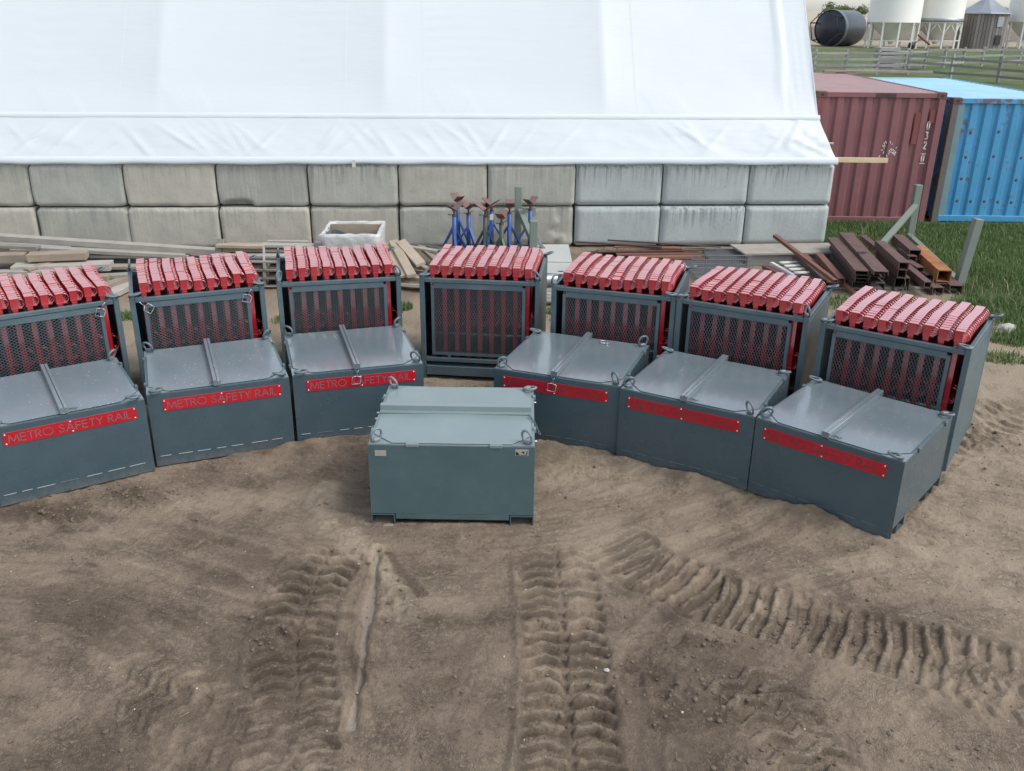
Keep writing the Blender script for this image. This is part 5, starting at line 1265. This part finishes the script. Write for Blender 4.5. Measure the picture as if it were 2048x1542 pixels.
# ------------------------------------------------------------------ grass, weeds, clods
def blades(name, pts, h0, h1, mat, label, wd=0.006, lean=0.5):
    n = len(pts); P = np.asarray(pts, float); an = rng.uniform(0, 2 * np.pi, n); h = rng.uniform(h0, h1, n) * rng.uniform(.6, 1.1, n); ln = rng.uniform(.1, lean, n) * h
    dx, dy = np.cos(an), np.sin(an); w = wd * rng.uniform(.7, 1.5, n)
    V = np.empty((n, 5, 3))
    for k, (t_, ww) in enumerate(((0, 1), (0, -1), (.55, .8), (.55, -.8), (1, 0))):
        V[:, k, 0] = P[:, 0] + dx * ln * t_ ** 2 - dy * w * ww; V[:, k, 1] = P[:, 1] + dy * ln * t_ ** 2 + dx * w * ww; V[:, k, 2] = P[:, 2] + h * t_ * (1 - .15 * t_)
    me = bpy.data.meshes.new(name); me.vertices.add(n * 5); me.vertices.foreach_set('co', V.astype(np.float32).ravel())
    b = (np.arange(n) * 5)[:, None]; tri = np.concatenate([b + np.array([0, 1, 2]), b + np.array([1, 3, 2]), b + np.array([2, 3, 4])], 1).reshape(-1, 3)
    me.loops.add(tri.size); me.loops.foreach_set('vertex_index', tri.astype(np.int32).ravel())
    me.polygons.add(len(tri)); me.polygons.foreach_set('loop_start', (np.arange(len(tri)) * 3).astype(np.int32)); me.update(); me.materials.append(mat)
    return tag(link(name, me), label, 'grass', kind='stuff')
N = 190000
cx = rng.uniform(4.4, 12.5, N); cy = rng.uniform(10.2, 18.4, N)
_, _, _, _, g1 = ground_fields(cx, cy)
clump = 0.5 + fbm(cx * 1.6, cy * 1.6, 501, 3)
keep = (rng.rand(N) < g1 * np.clip(clump + .5, .15, 1)) & ~((cx > 4.5) & (cx < 6.75) & (cy > 12.9) & (cy < 15.2)) & ~((cy > 17.95) & (cx > 5.7)) & (cy - 15.3 < 0.0653 * (cx + 6.5) + 50)
zg = np.array([gz(a, b) for a, b in zip(cx[keep], cy[keep])])
blades('grass', np.stack([cx[keep], cy[keep], zg - .01], 1), .07, .17, blade_m, 'green grass growing in front of the containers and round the rusty heap')
tuft = []
for (tx, ty, r_, n_) in ((-1.62, 12.2, .22, 500), (-2.0, 11.9, .2, 200), (-3.0, 11.6, .25, 200), (-5.2, 11.7, .22, 260), (0.62, 12.1, .2, 320), (.75, 11.4, .2, 160), (6.5, 11.1, .35, 700), (6.0, 10.4, .3, 350), (6.2, 9.7, .22, 260), (5.1, 10.0, .3, 300), (4.9, 12.5, .5, 600), (2.9, 11.2, .35, 400), (-5.1, 15.25, .15, 160), (2.7, 15.35, .3, 200), (3.3, 15.4, .3, 200), (4.3, 15.5, .35, 240), (1.7, 15.4, .3, 120), (5.6, 12.6, .4, 400)):
    for i in range(n_):
        a_, q_ = rng.uniform(0, 6.28), r_ * math.sqrt(rng.rand()); x_, y_ = tx + q_ * math.cos(a_), ty + q_ * math.sin(a_) * .7; tuft.append((x_, y_, gz(x_, y_) - .01))
blades('weeds', tuft, .05, .14, blade_m, 'small green weed tufts between the cages and along the wall foot')
dr = []
for i in range(700):
    x_, y_ = rng.uniform(5.6, 8.4), rng.uniform(11.5, 17); 
    if fbm(np.array([x_ * 1.1]), np.array([y_ * 1.1]), 511, 2)[0] > .1: dr.append((x_, y_, gz(x_, y_)))
blades('dry_grass', dr, .12, .34, dry_m, 'pale dry grass stalks among the green grass', .004, 1.2)
straw = MB()
for i in range(150):
    x_, y_ = rng.uniform(-3.5, 4.0), rng.uniform(3.8, 7.0); a_ = rng.uniform(0, 3.14); L = rng.uniform(.015, .05); z_ = gz(x_, y_) + .006
    dx_, dy_ = math.cos(a_) * L, math.sin(a_) * L
    straw.add([(x_ - dx_, y_ - dy_, z_), (x_ + dx_, y_ + dy_, z_ + .004), (x_ + dx_ - .3 * dy_ * .1, y_ + dy_ + .003, z_ + .007)], [(0, 1, 2)])
tag(straw.build('straw_bits', dry_m), 'scattered bits of straw on the tracked soil', 'straw', kind='stuff')
# soil clods and gravel, deformed little lumps
ico = [(0, 0, 1), (.894, 0, .447), (.276, .851, .447), (-.724, .526, .447), (-.724, -.526, .447), (.276, -.851, .447), (.724, .526, -.447), (-.276, .851, -.447), (-.894, 0, -.447), (-.276, -.851, -.447), (.724, -.526, -.447), (0, 0, -1)]
icf = [(0, 1, 2), (0, 2, 3), (0, 3, 4), (0, 4, 5), (0, 5, 1), (1, 6, 2), (2, 7, 3), (3, 8, 4), (4, 9, 5), (5, 10, 1), (6, 7, 2), (7, 8, 3), (8, 9, 4), (9, 10, 5), (10, 6, 1), (11, 7, 6), (11, 8, 7), (11, 9, 8), (11, 10, 9), (11, 6, 10)]
IC = np.array(ico)
def lumps(name, pts, mat, label, smin, smax):
    vs = []; fs = []; off = 0
    for (x_, y_) in pts:
        s_ = smin * (smax / smin) ** (rng.rand() ** 2.2); q_ = IC * s_ * (1 + rng.uniform(-.3, .3, (12, 1))) * np.array([1, rng.uniform(.7, 1.1), rng.uniform(.5, .8)])
        a_ = rng.uniform(0, 6.28); c, s2 = math.cos(a_), math.sin(a_); w_ = q_.copy(); w_[:, 0] = q_[:, 0] * c - q_[:, 1] * s2 + x_; w_[:, 1] = q_[:, 0] * s2 + q_[:, 1] * c + y_; w_[:, 2] += gz(x_, y_) + s_ * .22
        vs.append(w_); fs.extend([tuple(i + off for i in f) for f in icf]); off += 12
    m = MB(); m.v = [tuple(p) for p in np.concatenate(vs)]; m.f = fs; m.sm = [False] * len(fs)
    return tag(m.build(name, mat), label, 'soil', kind='stuff')
tcl = NT('soil_clod'); gm = tcl.n('ShaderNodeNewGeometry'); cv = tcl.noise(tcl.coord(), 30, 4)
tcl.base(tcl.mix(cv, tcl.mix(gm.outputs['Random Per Island'], (0.10, 0.075, 0.055), (0.17, 0.13, 0.095)), (0.14, 0.107, 0.08))); tcl.rough(.95); tcl.bump(cv, .6, .01)
pts = [(rng.uniform(-4, 5), 3.6 + 5.2 * rng.rand() ** 1.2) for _ in range(2200)]
for (cx_, cy_, rx, ry, n_) in ((-3.25, 6.85, .3, .16, 260), (-3.75, 6.5, .3, .14, 200), (4.6, 8.25, .6, .35, 420), (4.2, 7.6, .5, .4, 160), (-1.55, 4.95, .12, .1, 70), (1.1, 4.6, .4, .3, 220), (2.0, 5.15, .5, .25, 300), (1.5, 4.2, .4, .4, 200), (5.9, 10.3, .6, .4, 220), (-0.3, 12.0, .8, .5, 200), (0.8, 11.8, .3, .4, 160), (-5.3, 11.2, .4, .6, 160)):
    pts += [(cx_ + rng.normal() * rx * .7, cy_ + rng.normal() * ry * .7) for _ in range(n_)]
def under(x_, y_):
    for (bx, by, ba), w_, d_ in [(CR_B[k], BW, BD) for k in CR_B] + [((HX, HY, HA), HW, HD)]:
        c, s_ = math.cos(ba), math.sin(ba); u = (x_ - bx) * c + (y_ - by) * s_; v_ = -(x_ - bx) * s_ + (y_ - by) * c
        if -.03 < u < w_ + .03 and -.03 < v_ < d_ + .03: return True
    return False
pts_dark = ground_fields(np.array([p[0] for p in pts]), np.array([p[1] for p in pts]))[1]
pts = [p for p, d_ in zip(pts, pts_dark) if not under(*p) and (d_ > 0.35 or rng.rand() < 0.25)]
lumps('soil_clods', pts, tcl.m, 'brown soil clods scattered over the tracked yard', .0025, .021)
mic = [(rng.uniform(-4, 5), 3.6 + 4.9 * rng.rand() ** 1.3) for _ in range(6500)]
lumps('soil_crumbs', [p for p in mic if not under(*p)], tcl.m, 'fine soil crumbs strewn over the whole yard', .002, .008)
lumps('gravel', [p for p in [(rng.uniform(-4, 5), rng.uniform(3.7, 8)) for _ in range(160)] if not under(*p)], stone_m, 'small pale pebbles scattered over the yard', .003, .010)
def rock(x_, y_, s_, label):
    m = MB(); P = IC * s_ * (1 + rng.uniform(-.25, .25, (12, 1))) * np.array([1.2, .9, .6]); m.add([tuple(p) for p in P], icf)
    tag(m.build('rock', stone_m, None, (x_, y_, gz(x_, y_) + s_ * .25)), label, 'rock')
rock(6.62, 11.55, .12, 'pale rock in the grass behind the rightmost cage'); rock(0.62, 4.62, .02, 'small white stone between the two tyre tracks')

# ------------------------------------------------------------------ farm behind: bins, granary, fences, trees
def hopper_bin(x, y, r_, zc, label, braced):
    b = empty('grain_bin', (x, y, 0), 0, label, 'grain bin', 'cream white hopper grain bins')
    H = zc + 6.2
    MB().lathe([(r_, zc), (r_ + .03, zc + .05), (r_, zc + .1), (r_, H)], 48).build('cylinder', bin_white, b)
    MB().lathe([(r_, H), (r_ + .1, H - .05), (.4, H + 1.9), (0.001, H + 1.95)], 48).build('roof', bin_white, b)
    MB().lathe([(r_ - .05, zc - .02), (.25, .62), (.25, .45), (0.001, .44)], 40).build('hopper', bin_white, b)
    n = 10
    for i in range(n):
        an = 2 * math.pi * i / n + .2; cx_, cy_ = math.cos(an) * (r_ - .08), math.sin(an) * (r_ - .08)
        lg = MB().box(cx_ - .09, cx_ + .09, cy_ - .09, cy_ + .09, 0, zc + .08).build('leg', bin_white, b)
        if braced:
            an2 = an + 2 * math.pi / n; nx_, ny_ = math.cos(an2) * (r_ - .08), math.sin(an2) * (r_ - .08)
            k = MB(); k.tube([(cx_, cy_, zc * .55), ((cx_ + nx_) / 2, (cy_ + ny_) / 2, zc)], .06, 6); k.tube([(nx_, ny_, zc * .55), ((cx_ + nx_) / 2, (cy_ + ny_) / 2, zc)], .06, 6); k.build('brace', bin_white, b)
    rg = MB(); rg.tube([(math.cos(2 * math.pi * i / 30) * (r_ - .08), math.sin(2 * math.pi * i / 30) * (r_ - .08), .85) for i in range(30)], .05, 6, closed=True); rg.build('base_ring', bin_white, b)
    if braced: MB().lathe([(r_ + .01, zc + .1), (r_ + .08, zc + .12), (r_ + .08, zc + .5), (r_ + .01, zc + .52)], 48).build('band', bin_galv, b)
    return b
hopper_bin(43.3, 112.4, 2.85, 2.75, 'cream white hopper bin on legs, nearest right of the dark lying bin', False)
hopper_bin(49.3, 114.5, 2.65, 2.75, 'cream white hopper bin with braced legs, beside the old granary', True)
hopper_bin(61.4, 117.0, 2.65, 2.9, 'cream white hopper bin cut off by the right picture edge', False)
gn = empty('wooden_granary', (55.2, 115.8, 0), 0, 'old round grey wooden granary with cone roof and small dark door', 'granary')
MB().lathe([(2.6, 0), (2.6, 3.85)], 14, smooth=False).build('wall', wood_barn, gn)
for i in range(44):
    an = 2 * math.pi * (i + .5) / 44
    if math.sin(an) < 0.3: MB().box(-.16, .16, -.02, .02, 0, 3.83).build('wall_board', wood_barn, gn, (2.63 * math.cos(an), 2.63 * math.sin(an), 0), (0, 0, an + math.pi / 2))
MB().lathe([(2.95, 3.80), (2.9, 3.92), (1.5, 4.75), (.35, 5.55), (.33, 5.8), (0.001, 5.95)], 14, smooth=False).build('roof', bin_galv, gn)
MB().box(-.38, .38, -.04, .04, 0, 1.05).build('door', dark_int, gn, (0.80, -2.62, .45), (0, 0, .30))
MB().box(-.42, .42, -.02, .02, 0, 1.1).build('window_patch', bin_galv, gn, (.75, -2.58, 2.4), (0, 0, .30))
# dark hopper bin lying on its side
lb_ = empty('lying_bin', (38.9, 117.5, 2.0), 0, 'dark steel hopper bin lying on its side with its leg frame', 'grain bin')
Mx = Matrix.Rotation(R(118), 4, 'Z') @ Matrix.Rotation(R(90), 4, 'X')
Mx = Matrix.Rotation(R(-48), 4, 'Z') @ Matrix.Rotation(R(-90), 4, 'X')
MB().lathe([(2.0, -2.2), (2.04, -2.1), (2.04, -1.75), (2.0, -1.7), (2.0, 2.6), (0.001, 3.0)], 44, M=Mx).build('cylinder', tank_steel, lb_)
MB().lathe([(1.97, -2.15), (.32, -3.25), (.001, -3.25)], 40, M=Mx).build('hopper', bin_dark, lb_)
MB().lathe([(2.045, -2.2), (2.09, -2.18), (2.09, -1.72), (2.045, -1.7)], 44, M=Mx).build('rim_band', bin_galv, lb_)
for i in range(6):
    an = 2 * math.pi * i / 6 + .3; a2 = an + 2 * math.pi / 6
    p = Mx @ Vector((1.95 * math.cos(an), 1.95 * math.sin(an), -2.1)); q_ = Mx @ Vector((1.95 * math.cos(an), 1.95 * math.sin(an), -3.5)); q2 = Mx @ Vector((1.95 * math.cos(a2), 1.95 * math.sin(a2), -3.5))
    MB().tube([p, q_], .08, 6).build('leg', bin_dark, lb_); MB().tube([q_, q2], .06, 6).build('frame_bar', bin_dark, lb_)
# corral fences
def fence(pts, rails, h, step, label, wob=.04):
    f = empty('board_fence', (pts[0][0], pts[0][1], 0), 0, label, 'fence', 'weathered corral fences')
    o = Vector((pts[0][0], pts[0][1], 0)); pm = MB().chbox(-.08, .08, -.08, .08, 0, h + .12, .01).mesh('fence_post', wood_fence)
    for a, b in zip(pts[:-1], pts[1:]):
        a, b = Vector((*a, 0)), Vector((*b, 0)); L = (b - a).length; n = max(1, int(L / step)); d = (b - a) / n; an = math.atan2(d.y, d.x)
        for i in range(n + 1):
            p = a + d * i - o; link('fence_post', pm, f, p, (0, rng.uniform(-.03, .03), an))
            if i < n:
                for k in range(rails):
                    z_ = h * (k + .75) / rails + rng.uniform(-wob, wob)
                    MB().box(0, d.length + .05, -.115, -.085, -.075, .075).build('board', wood_fence, f, (p.x, p.y, z_), (0, rng.uniform(-.02, .02), an))
    return f
fence([(17.5, 63.2), (26.3, 64.5)], 4, 1.45, 2.2, 'grey board corral fence seen above the container roofs')
fence([(26.3, 64.5), (29.2, 58.0), (31.5, 52.0)], 3, 1.35, 2.6, 'low grey board fence running down to the right picture edge')
fence([(26.6, 69.5), (34.5, 74.5), (48.0, 81.0)], 3, 1.35, 1.9, 'long post and board fence in front of the grain bins')
bp = empty('panel_stack', (25.9, 67.5, 0), 0.1, 'stack of grey boards behind the corral fence corner', 'panel stack')
for i in range(6): MB().box(-.75, .75, -.5, .5, 0, .22).build('board', wood_fence, bp, (rng.uniform(-.08, .08), 0, .05 + .27 * i), (0, 0, rng.uniform(-.06, .06)))
au = empty('grain_auger', (46.4, 110.5, 0), 0.2, 'small red grain auger between the cream bins', 'auger')
MB().tube([(-.9, 0, 1.5), (.7, 0, .5)], .12, 8).build('tube', auger_red, au); MB().lathe([(.001, 0), (.4, 0), (.4, .25), (.001, .25)], 14, M=Matrix.Translation((-1.6, 0, .4)) @ Matrix.Rotation(R(90), 4, 'X')).build('wheel', black_rub, au); MB().tube([(-1.5, 0, .4), (-.4, 0, 1.15)], .05, 6).build('strut', auger_red, au)
def tree(x, y, w, h, n, label, seed):
    r_ = np.random.RandomState(seed); t_ = empty('tree', (x, y, 0), 0, label, 'tree', 'distant trees on the horizon')
    tr = MB(); tr.tube([(0, 0, -.2), (.1, 0, h * .35), (.3, .1, h * .7)], [.3, .22, .08], 7)
    for i in range(5): a_ = r_.uniform(0, 6.28); tr.tube([(.1, 0, h * (.25 + .08 * i)), (w * .3 * math.cos(a_), w * .3 * math.sin(a_), h * (.5 + .08 * i))], [.12, .04], 5)
    tr.build('trunk', wood_old, t_)
    cl = r_.normal(size=(14, 3)) * np.array([w * .24, w * .24, h * .17]) + np.array([0, 0, h * .58]); P = cl[r_.randint(0, 14, n)] + r_.normal(size=(n, 3)) * np.array([w * .09, w * .09, h * .08])
    P[:, 2] = np.maximum(P[:, 2], .3); m = MB(); vs = np.empty((n, 3, 3)); s_ = h * .045
    for k in range(3): vs[:, k] = P + r_.normal(size=(n, 3)) * s_
    m.v = [tuple(q_) for q_ in vs.reshape(-1, 3)]; m.f = [(3 * i, 3 * i + 1, 3 * i + 2) for i in range(n)]; m.sm = [False] * n
    m.build('crown', leaf_m, t_)
tree(104, 322, 9, 6.2, 2600, 'round pale green tree on the horizon, leftmost beside the white building', 1)
tree(112, 326, 9, 6.0, 2600, 'round pale green tree on the horizon, right one of the left pair', 2)
tree(135, 400, 8, 5.0, 1600, 'small tree on the horizon between the lying bin and the bins', 3)
tree(196, 335, 7, 6.0, 1800, 'small tree on the horizon right of the granary roof', 4)
tree(168, 340, 7, 5.0, 1600, 'small tree on the horizon just left of the granary roof', 5)
def house(x, y, w, d, h, label):
    o = empty('farm_house', (x, y, 0), .3, label, 'house')
    MB().box(-w / 2, w / 2, -d / 2, d / 2, 0, h).build('wall', white_wood, o)
    MB().prism([(-d / 2 - .4, h - .1), (d / 2 + .4, h - .1), (0, h + 2)], -w / 2 - .3, w / 2 + .3, 'x').build('roof', bin_galv, o)
    for i in range(3): MB().box(-.6, .6, -.06, .06, 0, 1.2).build('window', dark_int, o, (-w / 2 + w * (i + .5) / 3, -d / 2 - .03, 1.0))
house(255, 690, 13, 8, 3, 'tiny white farm house far off on the horizon')
house(272, 700, 9, 8, 3, 'tiny white shed beside the far farm house')
